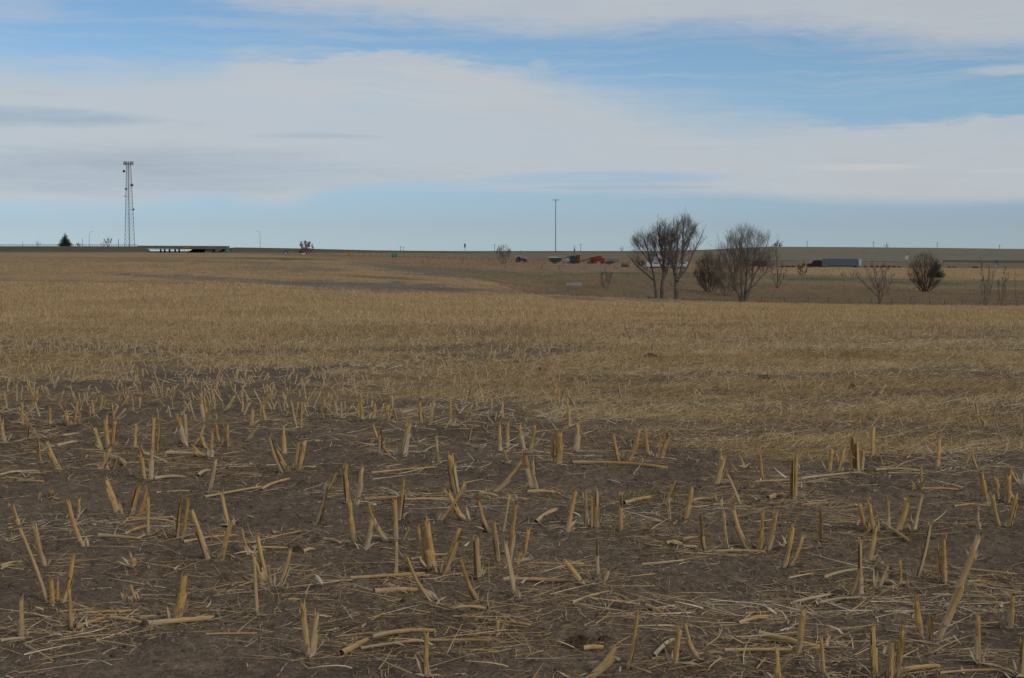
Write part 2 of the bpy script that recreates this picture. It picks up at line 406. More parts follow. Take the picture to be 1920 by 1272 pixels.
def zones(x, y):
    z = H(x, y); u, v = project(x, y, z)
    u = np.clip(u, -500, 2420)
    n1 = fbm(x * .05, y * .03, 4, 51); n2 = fbm(x * .4, y * .12, 4, 61); n3 = fbm(x * 1.7, y * .6, 3, 71)
    cov = cover(x, y)
    field = np.array((.325, .216, .103))
    matc = np.array((.25, .175, .09))
    far = sstep(24, 60, y)
    base = SOIL[None] * (1 - cov[:, None]) + matc[None] * cov[:, None]
    col = base * (1 - far[:, None]) + field[None] * far[:, None]
    # broad tone drift of the stubble
    col = col * (0.72 + .56 * np.where(y > 30, n1 * .6 + n2 * .4, .5))[:, None]
    wob = (n1 - .5) * 60
    def band(uc, vc, ru, rv, sl, c, k, dmin=60, dmax=3000):
        nonlocal col
        q = ((u - uc + wob * 2) / ru) ** 2 + ((v - vc - sl * (u - uc) + (n2 - .5) * rv * 1.6) / rv) ** 2
        w = (1 - sstep(.25, 1.2, q)) * k * (y > dmin) * (y < dmax)
        col = blend(col, w * (.55 + .9 * n2), c)
    PB, OL, GN, RU, DK = (.155, .122, .092), (.165, .145, .095), (.10, .105, .045), (.235, .155, .085), (.13, .105, .075)
    # near field: dark strips and olive swales
    band(690, 537, 270, 10, .035, (.165, .130, .094), .95); band(360, 521, 200, 5, .05, (.18, .14, .098), .8); band(200, 529, 330, 4, .02, PB, .5); band(940, 546, 130, 5, .05, PB, .6)
    band(880, 545, 90, 2.5, .02, GN, .4)
    band(845, 510, 200, 12, .085, OL, 1.0); band(900, 520, 130, 6, .09, PB, .6); band(700, 520, 110, 2.5, .05, GN, .6)
    band(540, 504, 130, 6, .02, PB, .55); band(520, 485.5, 120, 2.2, .015, GN, .8); band(430, 492, 300, 4, .02, OL, .6)
    band(220, 500, 220, 4, .02, RU, .35); band(100, 490, 240, 3, .0, OL, .35); band(330, 484, 260, 2, .0, PB, .35)
    band(1090, 561, 70, 4, .05, PB, .7); band(1235, 562, 85, 5, .02, (.16, .15, .105), .7); band(1040, 552, 60, 3, .02, GN, .35)
    # beyond the field edge: gully and rangeland
    edge = np.interp(u, [-500, 400, 700, 900, 1000, 1240, 1390, 1600, 1920, 2420], [720, 700, 420, 300, 196, 205, 203, 203, 206, 206])
    gw = np.interp(u, [400, 850, 1050], [90, 60, 9])
    g = sstep(-gw, gw, y - edge)
    rg = np.array((.262, .178, .096))
    range_c = rg[None] * (.40 + 1.2 * (n1 * .5 + n2 * .5))[:, None]
    col = col * (1 - g[:, None]) + range_c * g[:, None]
    right = sstep(1250, 1480, u); mid = 1 - right
    gg = g * (y > 205)
    def rband(d0, d1, c, k, side):
        nonlocal col
        yy = y * (1 + (n1 - .5) * .10)
        w = sstep(d0 - 14, d0 + 14, yy) * (1 - sstep(d1 - 18, d1 + 18, yy)) * k * side * gg
        col = blend(col, w * (.6 + .7 * n2), c)
    rband(205, 335, (.172, .119, .064), .9, sstep(930, 1080, u)); rband(205, 240, (.12, .10, .055), .6, sstep(1150, 1260, u))
    band(1310, 562, 60, 3, 0, (.085, .085, .04), .9, 200, 260)  # gully shadow under the trees, painted into the ground colour
    rband(330, 385, (.15, .135, .075), .8, mid); rband(345, 400, (.16, .14, .08), .8, right)
    band(1540, 524, 70, 3.5, 0, GN, .9, 250, 600); band(1720, 531, 110, 3.5, .02, GN, .8, 250, 600)
    band(1200, 513, 120, 3, .0, GN, .8, 250, 600); band(1030, 508, 60, 5, .1, GN, .6, 250, 600); band(1290, 520, 40, 3, 0, GN, .5, 250, 600)
    band(1750, 545, 120, 6, 0, RU, .8, 205, 400); band(1480, 545, 60, 6, 0, RU, .7, 205, 420)
    band(1110, 525, 90, 10, 0, (.22, .14, .07), .8, 205, 450)
    rband(405, 560, (.37, .25, .118), 1.0, right)
    rband(395, 470, (.26, .175, .105), .8, mid); rband(470, 560, (.29, .19, .105), .8, mid)
    band(1150, 502, 80, 4, 0, (.23, .19, .15), .7, 380, 600); band(900, 494, 130, 5, 0, (.25, .16, .09), .8, 300, 900)
    band(760, 489, 160, 3, .03, (.29, .19, .11), .8, 300, 900)
    rband(600, 700, (.17, .14, .09), .9, right); rband(590, 690, (.19, .15, .095), .7, mid)
    rband(735, 1600, (.185, .165, .115), 1.0, right)
    rband(735, 960, (.20, .155, .10), .9, mid * (u > 850)); rband(955, 30000, (.115, .10, .065), .9, mid)
    rband(790, 860, (.20, .185, .13), .6, right); rband(930, 1060, (.215, .18, .12), .6, right)
    # embankment carrying the road on the left
    em = (1 - sstep(820, 960, u)) * sstep(860, 915, y)
    col = blend(col, em, (.115, .094, .062)); em2 = em * sstep(.45, .7, n2)
    col = blend(col, em2 * .7, (.08, .068, .046))
    col = blend(col, sstep(1700, 4000, y), (.12, .115, .09))
    return np.clip(col, .02, .6), cov

# ------------------------------------------------------------------ ground sheet
th = np.concatenate([np.linspace(-math.pi, -R(24), 90)[:-1], np.linspace(-R(24), R(24), 820), np.linspace(R(24), math.pi, 90)[1:-1]])
rr = [.4, 1.0, 2.0, 3.0, 4.0, 4.6]
while rr[-1] < 14: rr.append(rr[-1] * 1.0027)
while rr[-1] < 60: rr.append(rr[-1] * 1.0065)
while rr[-1] < 2500: rr.append(rr[-1] * 1.011)
while rr[-1] < 30000: rr.append(rr[-1] * 1.12)
rr = np.array(rr)
TH, RR = np.meshgrid(th, rr)
gx = (RR * np.sin(TH)).ravel(); gy = (RR * np.cos(TH)).ravel()
gz = H(gx, gy) + clods(gx, gy)
nth, nrr = len(th), len(rr)
i0 = np.arange(nrr - 1)[:, None] * nth; j0 = np.arange(nth)[None, :]
j1 = (j0 + 1) % nth
F = np.stack([i0 + j0, i0 + j1, i0 + nth + j1, i0 + nth + j0], -1).reshape(-1, 4)[:, ::-1]
gc, gcov = zones(gx, gy)
front = gy > 0
gcols = np.concatenate([gc, np.ones((len(gc), 1))], 1)
rr_ = np.hypot(gx, gy)
gcols[~front, :3] = SOIL * .6 + STRAW * .3

m, nt, b = newmat('ground_cover')
at = node(nt, 'ShaderNodeAttribute', attribute_name='tint'); af = node(nt, 'ShaderNodeAttribute', attribute_name='straw')
geo = node(nt, 'ShaderNodeNewGeometry')
pos = geo.outputs['Position']
mp = node(nt, 'ShaderNodeMapping'); nt.links.new(pos, mp.inputs[0]); mp.inputs['Scale'].default_value = (1, .45, 1)
na = noise(nt, pos, 1.3, 6, .65); nb = noise(nt, pos, 16, 5, .65); nc = noise(nt, mp.outputs[0], .22, 6, .7)
nd = noise(nt, pos, 70, 4, .6)
f1 = ramp(nt, na, [(.25, (.72, .72, .74)), (.75, (1.28, 1.27, 1.24))]).outputs[0]
f2 = ramp(nt, nb, [(.3, (.66, .65, .64)), (.7, (1.30, 1.31, 1.32))]).outputs[0]
f3 = ramp(nt, nc, [(.3, (.80, .80, .82)), (.7, (1.2, 1.2, 1.17))]).outputs[0]
c = mixc(nt, 1.0, at.outputs['Color'], f1, 'MULTIPLY'); c = mixc(nt, 1.0, c, f2, 'MULTIPLY'); c = mixc(nt, 1.0, c, f3, 'MULTIPLY')
# pale crumbs and chaff ground into the soil
f4 = ramp(nt, nd, [(.3, (.62, .61, .60)), (.7, (1.34, 1.35, 1.36))]).outputs[0]
c = mixc(nt, 1.0, c, f4, 'MULTIPLY')
cr = math_n(nt, 'MULTIPLY', ramp(nt, nd, [(.60, (0, 0, 0)), (.72, (1, 1, 1))]).outputs[0], .22)
c = mixc(nt, cr, c, (.30, .235, .155))
nt.links.new(c, b.inputs['Base Color']); b.inputs['Roughness'].default_value = .95; b.inputs['Specular IOR Level'].default_value = .08
bp = node(nt, 'ShaderNodeBump'); bp.inputs['Strength'].default_value = .8; bp.inputs['Distance'].default_value = .02
hh = math_n(nt, 'ADD', nb, math_n(nt, 'MULTIPLY', nd, .5)); nt.links.new(hh, bp.inputs['Height']); nt.links.new(bp.outputs[0], b.inputs['Normal'])
ground = build_np('ground', np.stack([gx, gy, gz], 1), F, m, None, {'straw': gcov}, True, {'tint': gcols})
tag(ground, kind='structure')
# ------------------------------------------------------------------ dry plant materials
def dry_mat(name, stops, rough=.75):
    """ribbons of straw: colour from a per-blade value, streaked along the blade"""
    m, nt, b = newmat(name)
    a = node(nt, 'ShaderNodeAttribute', attribute_name='tone')
    geo = node(nt, 'ShaderNodeNewGeometry')
    n = noise(nt, geo.outputs['Position'], 30, 3)
    f = math_n(nt, 'ADD', a.outputs['Fac'], math_n(nt, 'MULTIPLY', math_n(nt, 'SUBTRACT', n, .5), .5), True)
    nt.links.new(ramp(nt, f, stops).outputs[0], b.inputs['Base Color'])
    b.inputs['Roughness'].default_value = rough; b.inputs['Specular IOR Level'].default_value = .15
    return m
M_LITTER = dry_mat('straw_chaff', [(0, (.15, .10, .06)), (.35, (.34, .22, .10)), (.7, (.50, .365, .19)), (1, (.62, .53, .40))])
M_GRASS = dry_mat('matted_straw', [(0, (.24, .155, .07)), (.3, (.42, .285, .13)), (.65, (.55, .40, .20)), (1, (.66, .54, .35))])
M_RANGE = dry_mat('range_grass', [(0, (.12, .095, .05)), (.4, (.24, .165, .08)), (.75, (.34, .23, .11)), (1, (.45, .32, .17))])

def stalk_mat(name, lo, mid, hi, pale, rust):
    m, nt, b = newmat(name)
    al = node(nt, 'ShaderNodeAttribute', attribute_name='along').outputs['Fac']
    ar = node(nt, 'ShaderNodeAttribute', attribute_name='around').outputs['Fac']
    oi = node(nt, 'ShaderNodeObjectInfo').outputs['Random']
    c = node(nt, 'ShaderNodeCombineXYZ')
    nt.links.new(math_n(nt, 'MULTIPLY', ar, 9.0), c.inputs[0]); nt.links.new(math_n(nt, 'MULTIPLY', al, 1.6), c.inputs[1])
    nt.links.new(math_n(nt, 'MULTIPLY', oi, 91.0), c.inputs[2])
    c2 = node(nt, 'ShaderNodeCombineXYZ')
    nt.links.new(math_n(nt, 'MULTIPLY', ar, 3.0), c2.inputs[0]); nt.links.new(math_n(nt, 'MULTIPLY', al, 4.0), c2.inputs[1])
    nt.links.new(math_n(nt, 'MULTIPLY', oi, 57.0), c2.inputs[2])
    st = noise(nt, c.outputs[0], 2.2, 5, .65); bl = noise(nt, c2.outputs[0], 1.0, 4, .6)
    base = ramp(nt, st, [(.28, lo), (.48, mid), (.70, hi)]).outputs[0]
    pl = math_n(nt, 'MULTIPLY', math_n(nt, 'POWER', math_n(nt, 'SUBTRACT', 1.0, al, True), 2.2), math_n(nt, 'ADD', .25, math_n(nt, 'MULTIPLY', bl, .9)), True)
    base = mixc(nt, pl, base, pale)
    ru = ramp(nt, math_n(nt, 'ADD', bl, math_n(nt, 'MULTIPLY', math_n(nt, 'SUBTRACT', oi, .5), .22)), [(.50, (0, 0, 0)), (.70, (1, 1, 1))]).outputs[0]
    base = mixc(nt, math_n(nt, 'MULTIPLY', ru, .6), base, rust)
    # grey weathering differs from stem to stem
    gw = math_n(nt, 'MULTIPLY', math_n(nt, 'SUBTRACT', 1.0, math_n(nt, 'MULTIPLY', oi, 2.2), True), .40)
    base = mixc(nt, gw, base, (.40, .335, .245))
    cr = ramp(nt, st, [(.24, (.45, .42, .40)), (.33, (1, 1, 1))]).outputs[0]
    base = mixc(nt, 1.0, base, cr, 'MULTIPLY')
    nt.links.new(base, b.inputs['Base Color']); b.inputs['Roughness'].default_value = .72; b.inputs['Specular IOR Level'].default_value = .15
    bp = node(nt, 'ShaderNodeBump'); bp.inputs['Strength'].default_value = .6; bp.inputs['Distance'].default_value = .004
    nt.links.new(st, bp.inputs['Height']); nt.links.new(bp.outputs[0], b.inputs['Normal'])
    return m
M_STALK = stalk_mat('corn_stalk', (.17, .09, .03), (.46, .29, .10), (.66, .465, .195), (.47, .38, .265), (.32, .155, .055))
M_HUSK = stalk_mat('corn_husk', (.33, .24, .13), (.46, .36, .22), (.55, .46, .32), (.50, .43, .32), (.36, .21, .10))
M_FAR = stalk_mat('far_stalk', (.22, .15, .075), (.41, .295, .15), (.55, .425, .25), (.45, .38, .28), (.34, .20, .09))
M_NODE = paint('dark_root', (.075, .052, .034), .95, var=.5, scale=30, spec=.05)

def ribbons(P, D, L, W, bend, tone, segs=2, flat=None):
    """N blades: root P, unit direction D, length L, width W, sag 'bend' (vector added quadratically)"""
    n = len(P); k = segs + 1
    up = np.array([0, 0, 1.0])
    S = np.cross(D, up); S /= np.maximum(np.linalg.norm(S, axis=1, keepdims=True), 1e-6)
    if flat is not None:
        S2 = np.cross(S, D); S = S * np.cos(flat)[:, None] + S2 * np.sin(flat)[:, None]
    V = np.zeros((n, k, 2, 3)); 
    for i in range(k):
        t = i / segs
        c = P + D * (L * t)[:, None] + bend * (t * t)
        w = (W * (1 - .75 * t ** 1.5))[:, None] * S * .5
        V[:, i, 0] = c - w; V[:, i, 1] = c + w
    idx = np.arange(n)[:, None] * (k * 2) + np.arange(segs)[None] * 2
    F = np.stack([idx, idx + 1, idx + 3, idx + 2], -1).reshape(-1, 4)
    T = np.repeat(tone, k * 2)
    return V.reshape(-1, 3), F, T

def join(parts):
    Vs, Fs, Ts = [], [], []; b = 0
    for V, F, T in parts:
        Vs.append(V); Fs.append(F + b); Ts.append(T); b += len(V)
    return np.concatenate(Vs), np.concatenate(Fs), np.concatenate(Ts)

def sample(n, d0, d1, smax=None, power=2.0):
    smax = smax or (.52 if d1 < 49 else .42 if d1 < 150 else .37)
    q = nr.random(n)
    d = (d0 ** power + q * (d1 ** power - d0 ** power)) ** (1 / power)
    s = (nr.random(n) * 2 - 1) * smax
    return s * d, d

def dirs(n, el0, el1, az=None, azs=None):
    el = np.radians(nr.uniform(el0, el1, n))
    a = nr.random(n) * 2 * np.pi if az is None else az + nr.normal(0, azs, n)
    return np.stack([np.cos(el) * np.cos(a), np.cos(el) * np.sin(a), np.sin(el)], 1)

def ground_pts(x, y, lift=0.0):
    return np.stack([x, y, H(x, y) + clods(x, y) + lift], 1)

def scatter(n, d0, d1, keep, el, L, W, tone, bendk=.3, segs=2, lift=.0, power=2.0, wd=None, az=None, azs=None, turn=None):
    x, y = sample(n, d0, d1, power=power)
    x_, y_ = sample(int(n * (.42 if d1 < 49 else .15)), d0, d1, power=power); x = np.concatenate([x, x_]); y = np.concatenate([y, y_]); n = len(x)
    k = nr.random(n) < keep(x, y)
    x = x[k]; y = y[k]; n = len(x)
    P = ground_pts(x, y, lift)
    D = dirs(n, *el, az=az, azs=azs)
    l = nr.uniform(*L, n); w = nr.uniform(*W, n)
    if wd: w = w * np.maximum(1, y / wd)
    bend = np.stack([nr.normal(0, bendk, n) * l, nr.normal(0, bendk, n) * l, -nr.random(n) * bendk * .8 * l * (D[:, 2] > .25)], 1)
    t = np.clip(nr.normal(tone[0], tone[1], n) + (fbm(x * .4, y * .75, 4, 133) - .5) * .9, 0, 1)
    return ribbons(P, D, l, w, bend, t, segs, nr.uniform(-.9, .9, n))

# crumbs of soil
n = 36000
x, y = sample(n, 5.0, 14.5)
k = nr.random(n) < np.clip(.25 + 1.2 * sstep(.42, .62, fbm(x * 2.1, y * 2.1, 4, 121)), 0, 1) * (1 - .7 * cover(x, y)); x = x[k]; y = y[k]; n = len(x)
P_ = ground_pts(x, y, .001); sz = nr.gamma(2.0, .0020, n) + .0015
oc = np.array([(1, 0, 0), (0, 1, 0), (-1, 0, 0), (0, -1, 0), (0, 0, .8), (0, 0, -.8)], float)
Vc = P_[:, None, :] + oc[None] * sz[:, None, None] * nr.uniform(.55, 1.45, (n, 6, 1)) + nr.normal(0, .15, (n, 6, 3)) * sz[:, None, None]
fo = np.array([(0, 1, 4), (1, 2, 4), (2, 3, 4), (3, 0, 4), (1, 0, 5), (2, 1, 5), (3, 2, 5), (0, 3, 5)])
Fc_ = (np.arange(n)[:, None, None] * 6 + fo[None]).reshape(-1, 3)
tag(build_np('soil_crumbs', Vc.reshape(-1, 3), Fc_, dry_mat('soil_crumb', [(0, (.075, .057, .041)), (.5, (.13, .10, .072)), (1, (.20, .158, .115))], .95), None, {'tone': np.repeat(np.clip(nr.normal(.45, .22, n), 0, 1), 6)}), kind='stuff')

# mat of dry volunteer straw beyond the bare soil, thinning into fine stubble with distance
lft = lambda x, y: np.interp(CU + FPX * x / y, [0, 900, 1150], [.42, .5, 1.0])
cv = lambda x, y: lft(x, y) * cover(x, y) ** 1.3 * np.clip(.25 + 1.5 * fbm(x * 1.3, y * 1.0, 4, 91) , 0, 1)
cv2 = lambda x, y: np.clip((cover(x, y) + .08) * (.35 + 1.1 * fbm(x * .5, y * .25, 4, 95)), 0, 1) * (y < np.where(x > 0, 206, 400))
lumk = lambda x, y: np.clip((zones(x, y)[0].mean(1) - .135) / .06, .14, 1)
far_keep = lambda x, y: lumk(x, y) * (y < np.interp(CU + FPX * x / y, [400, 700, 900, 1000, 1240, 1390, 1920], [380, 380, 300, 196, 203, 203, 206])) * np.clip(.5 + 1.0 * fbm(x * .12, y * .06, 3, 99), 0, 1)
parts = [
    scatter(150000, 10.5, 24, cv, (4, 38), (.07, .19), (.002, .005), (.5, .2), .45, 2, .0, az=.25, azs=1.1, wd=20),
    scatter(60000, 10.5, 26, cv, (25, 85), (.05, .15), (.002, .0045), (.48, .2), .4, 2, .0, wd=20),
    scatter(110000, 22, 48, cv2, (8, 55), (.08, .20), (.003, .006), (.5, .2), .4, 2, .0, wd=26, az=.25, azs=1.3),
    scatter(42000, 22, 60, cv2, (50, 90), (.08, .20), (.003, .006), (.45, .22), .2, 2, .0, wd=24),
    scatter(90000, 45, 140, far_keep, (30, 90), (.10, .24), (.004, .007), (.48, .14), .25, 1, .0, power=1.5, wd=28),
    scatter(45000, 120, 380, far_keep, (40, 90), (.12, .26), (.004, .007), (.48, .12), .2, 1, .0, power=1.2, wd=30),
]
V, F, T = join(parts)
tag(build_np('dry_grass', V, F, M_GRASS, None, {'tone': T}), kind='stuff')

# rough bunch grass of the gully and the rangeland behind the field
def rkeep(x, y):
    e = np.interp(CU + FPX * x / y, [400, 700, 900, 1000, 1240, 1390, 1920], [700, 430, 305, 197, 205, 203, 207])
    return (y > e) * np.clip(.15 + 1.2 * fbm(x * .11, y * .05, 4, 103), 0, 1)
parts = [
    scatter(60000, 196, 330, rkeep, (45, 90), (.18, .50), (.02, .05), (.28, .2), .4, 2, -.02),
    scatter(50000, 320, 640, rkeep, (50, 90), (.25, .60), (.05, .10), (.55, .2), .3, 1, -.02, power=1.5),
]
V, F, T = join(parts)
tag(build_np('range_grass', V, F, M_RANGE, None, {'tone': T}), kind='stuff')

# ------------------------------------------------------------------ corn stubs
def stem_geo(p0, p1, r0, r1, bend, rg, ns=10, nl=8, split=False, ragged=.2, flatten=.8):
    p0, p1 = Vector(p0), Vector(p1); ax = p1 - p0; L = ax.length
    sd = Vector((rg.uniform(-1, 1), rg.uniform(-1, 1), 0)) if ax.z > L * .5 else Vector((0, 0, 1))
    d = ax.normalized(); a = (sd - d * sd.dot(d)).normalized(); b = d.cross(a)
    arc = 2 * math.pi * (rg.uniform(.62, .8) if split else 1.0); ph = rg.uniform(0, 6.28)
    cut = [rg.uniform(-ragged, ragged) + .06 * math.sin(k * 1.3 + ph) for k in range(ns)]
    rib = [1 + rg.uniform(-.12, .12) for k in range(ns)]
    V, al, ar = [], [], []
    npt = ns + 1 if split else ns
    for i in range(nl + 1):
        t = i / nl
        c0 = p0 + ax * t + Vector(bend) * (4 * t * (1 - t))
        swell = 1 + .22 * math.exp(-((t - .02) / .07) ** 2) + .10 * math.exp(-((t - nodepos(rg_seed(p0))) / .03) ** 2)
        r = (r0 + (r1 - r0) * t) * swell * (1 + rg.uniform(-.09, .09))
        for k in range(npt):
            kk = k % ns
            th = ph + arc * k / ns
            q = c0 + (a * math.cos(th) + b * math.sin(th) * flatten) * r * rib[kk] * (1 + rg.uniform(-.10, .10))
            if i == nl: q = q + d * cut[kk] * min(r1 * 7, L * .3)
            V.append(q); al.append(t); ar.append(k / ns)
    Fq = []
    for i in range(nl):
        for k in range(ns):
            k2 = k + 1 if split else (k + 1) % ns
            Fq.append((i * npt + k, i * npt + k2, (i + 1) * npt + k2, (i + 1) * npt + k))
    if not split:          # pith just below the cut
        base = nl * npt; c = sum((V[base + k] for k in range(ns)), Vector()) / ns - d * r1 * .8
        V.append(c); al.append(.35); ar.append(.5)
        for k in range(ns): Fq.append((base + k, base + (k + 1) % ns, len(V) - 1))
    return V, Fq, al, ar
def rg_seed(p): return abs(math.sin(p[0] * 37.7 + p[1] * 13.1 + p[2] * 7))
def nodepos(s): return .35 + .5 * s

def strip_geo(p, d, L, w, curl, rg, n=6):
    """a curling husk or leaf-sheath blade"""
    p = Vector(p); d = Vector(d).normalized(); s = d.cross(Vector((0, 0, 1)))
    if s.length < .05: s = Vector((1, 0, 0))
    s.normalize(); tw = rg.uniform(-1.5, 1.5); up = s.cross(d)
    V, al, ar, Fq = [], [], [], []
    c = p.copy(); dd = d.copy()
    for i in range(n + 1):
        t = i / n
        ww = w * (.55 + .9 * t * (1 - t) * 2) * (1 - .85 * max(0, t - .6) / .4) * .5
        ss = s * math.cos(tw * t) + up * math.sin(tw * t)
        V += [c - ss * ww, c + up * w * .12, c + ss * ww]; al += [t * .5 + .1] * 3; ar += [0, .5, 1]
        dd = (dd + Vector(curl) * (1.0 / n) + Vector((rg.uniform(-.1, .1), rg.uniform(-.1, .1), rg.uniform(-.1, .1)))).normalized()
        c = c + dd * (L / n)
    for i in range(n):
        for k in range(2): Fq.append((i * 3 + k, i * 3 + k + 1, i * 3 + k + 4, i * 3 + k + 3))
    return V, Fq, al, ar

def mesh_of(name, geos, mat, parent):
    V, Fc, al, ar = [], [], [], []
    for g in geos:
        b = len(V); V += [tuple(q) for q in g[0]]; Fc += [tuple(i + b for i in f) for f in g[1]]; al += g[2]; ar += g[3]
    me = bpy.data.meshes.new(name); me.from_pydata(V, [], Fc)
    for nm, dat in (('along', al), ('around', ar)):
        at = me.attributes.new(nm, 'FLOAT', 'POINT'); at.data.foreach_set('value', dat)
    for p in me.polygons: p.use_smooth = True
    return link(name, me, mat, parent)

def soil_z(x, y):
    return float(H(x, y) + clods(np.array([x]), np.array([y]))[0])

def grounded(u, v):
    p = hit(u, v); p.z = soil_z(p.x, p.y); return p

clumps = []
def clump(stems, u0, v0, sc, husky=None):
    """stems measured off the photograph as (base x, base y, tip x, tip y, width) in a crop with origin u0,v0 and scale sc"""
    S = [(u0 + a / sc, v0 + b / sc, u0 + c / sc, v0 + d / sc, w / sc) for a, b, c, d, w in stems]
    low = max(S, key=lambda q: q[1])
    bu = sum(q[0] for q in S) / len(S); bv = low[1]
    root = grounded(bu, bv); rg = random.Random(int(bu * 13 + bv * 7))
    o = thing('corn_stub', None, None, root)
    k = root.y / FPX
    hts = []; basal = []
    for (a, b_, c, d, w) in S:
        p0 = Vector(((a - bu) * k, min(max((bv - b_) * k * 1.6, 0), .12), 0))
        if b_ < bv - 18:                       # a stem rooted clearly behind the others
            g = grounded(a, b_); p0 = Vector((g.x - root.x, g.y - root.y, g.z - root.z)); kk = g.y / FPX
        else: kk = k; p0.z = soil_z(root.x + p0.x, root.y + p0.y) - root.z
        tip = p0 + Vector(((c - a) * kk, rg.uniform(-.35, .35) * abs(b_ - d) * kk * .5, (b_ - d) * kk))
        ax = tip - p0; L = ax.length
        bend = Vector((-ax.z, 0, ax.x)) * (1 / max(L, .01)) * ((.055 if ax.x > 0 else -.055) * rg.choice((1, 1, 1, -.4, .2)) * L * min(1, abs(ax.x) / max(ax.z, .02) * 2.2)) * -1
        r = w * kk * .475
        p0 = p0 - Vector((0, 0, .03))
        geos = [stem_geo(p0, tip, r * 1.06, r * .84, bend, rg, split=rg.random() < .35)]
        for _ in range(rg.randint(2, 4)):           # splinters at the cut
            a_ = rg.uniform(0, 6.28); q_ = tip + Vector((math.cos(a_), math.sin(a_), 0)) * r * .6 - ax.normalized() * r * 1.5
            geos.append(strip_geo(q_, ax.normalized() + Vector((math.cos(a_), math.sin(a_), 0)) * .15, rg.uniform(1.8, 4.0) * r, r * rg.uniform(.3, .7), (0, 0, 0), rg, 3))
        for _ in range(rg.choice((0, 1, 1, 2))):                       # torn blade peeling off
            t_ = rg.uniform(.05, .6); a_ = rg.uniform(0, 6.28)
            geos.append(strip_geo(p0 + ax * t_ + bend * 4 * t_ * (1 - t_), ax.normalized() + Vector((math.cos(a_), math.sin(a_), 0)) * rg.uniform(.3, .9), rg.uniform(.03, .10), r * rg.uniform(.5, 1.0), (0, 0, rg.uniform(-1.6, .3)), rg, 5))
        st = mesh_of('stem', geos, M_STALK, o)
        hts.append((L, ax.x / max(L, .01))); basal.append((p0.copy(), ax.normalized(), r, st))
        if w * kk > .016 and rg.random() < .75:       # torn leaf sheath still wrapped round the stem
            t0, t1 = rg.uniform(0, .25), rg.uniform(.45, .95)
            mesh_of('sheath', [stem_geo(p0 + ax * t0 + bend * 4 * t0 * (1 - t0), p0 + ax * t1 + bend * 4 * t1 * (1 - t1), r * 1.12, r * 1.22, bend * .2, rg, 9, 5, True, .25)], M_HUSK if rg.random() < .45 else M_STALK, st)
    gs = []
    for i in range(rg.randint(5, 10) if husky is None else husky):
        a = rg.uniform(0, 6.28); e = rg.uniform(.05, .9)
        gs.append(strip_geo((rg.uniform(-.025, .025), rg.uniform(-.02, .02), 0), (math.cos(a), math.sin(a), e), rg.uniform(.03, .11), rg.uniform(.005, .014), (0, 0, rg.uniform(-1.4, .2)), rg))
    for pb, axb, rb_, st_ in basal:                       # old sheaths still hugging the foot of each stem
        gb = []
        for _ in range(rg.randint(2, 4)):
            a = rg.uniform(0, 6.28); rad = Vector((math.cos(a), math.sin(a), 0))
            gb.append(strip_geo(pb + Vector((0, 0, .025)) + rad * rb_ * .9, axb + rad * rg.uniform(.15, .7), rg.uniform(.03, .11), rb_ * rg.uniform(.7, 1.5), (0, 0, rg.uniform(-.9, .4)), rg, 5))
        mesh_of('husk', gb, M_HUSK, st_)
    if gs: mesh_of('husk', gs, M_HUSK, o)
    clumps.append((o, bu, bv, hts, S))
    return o
A_ = (0, 800, 2.695); B_ = (640, 800, 2.695); C_ = (1280, 800, 2.695); D_ = (0, 560, 3.0); E_ = (640, 560, 3.0)
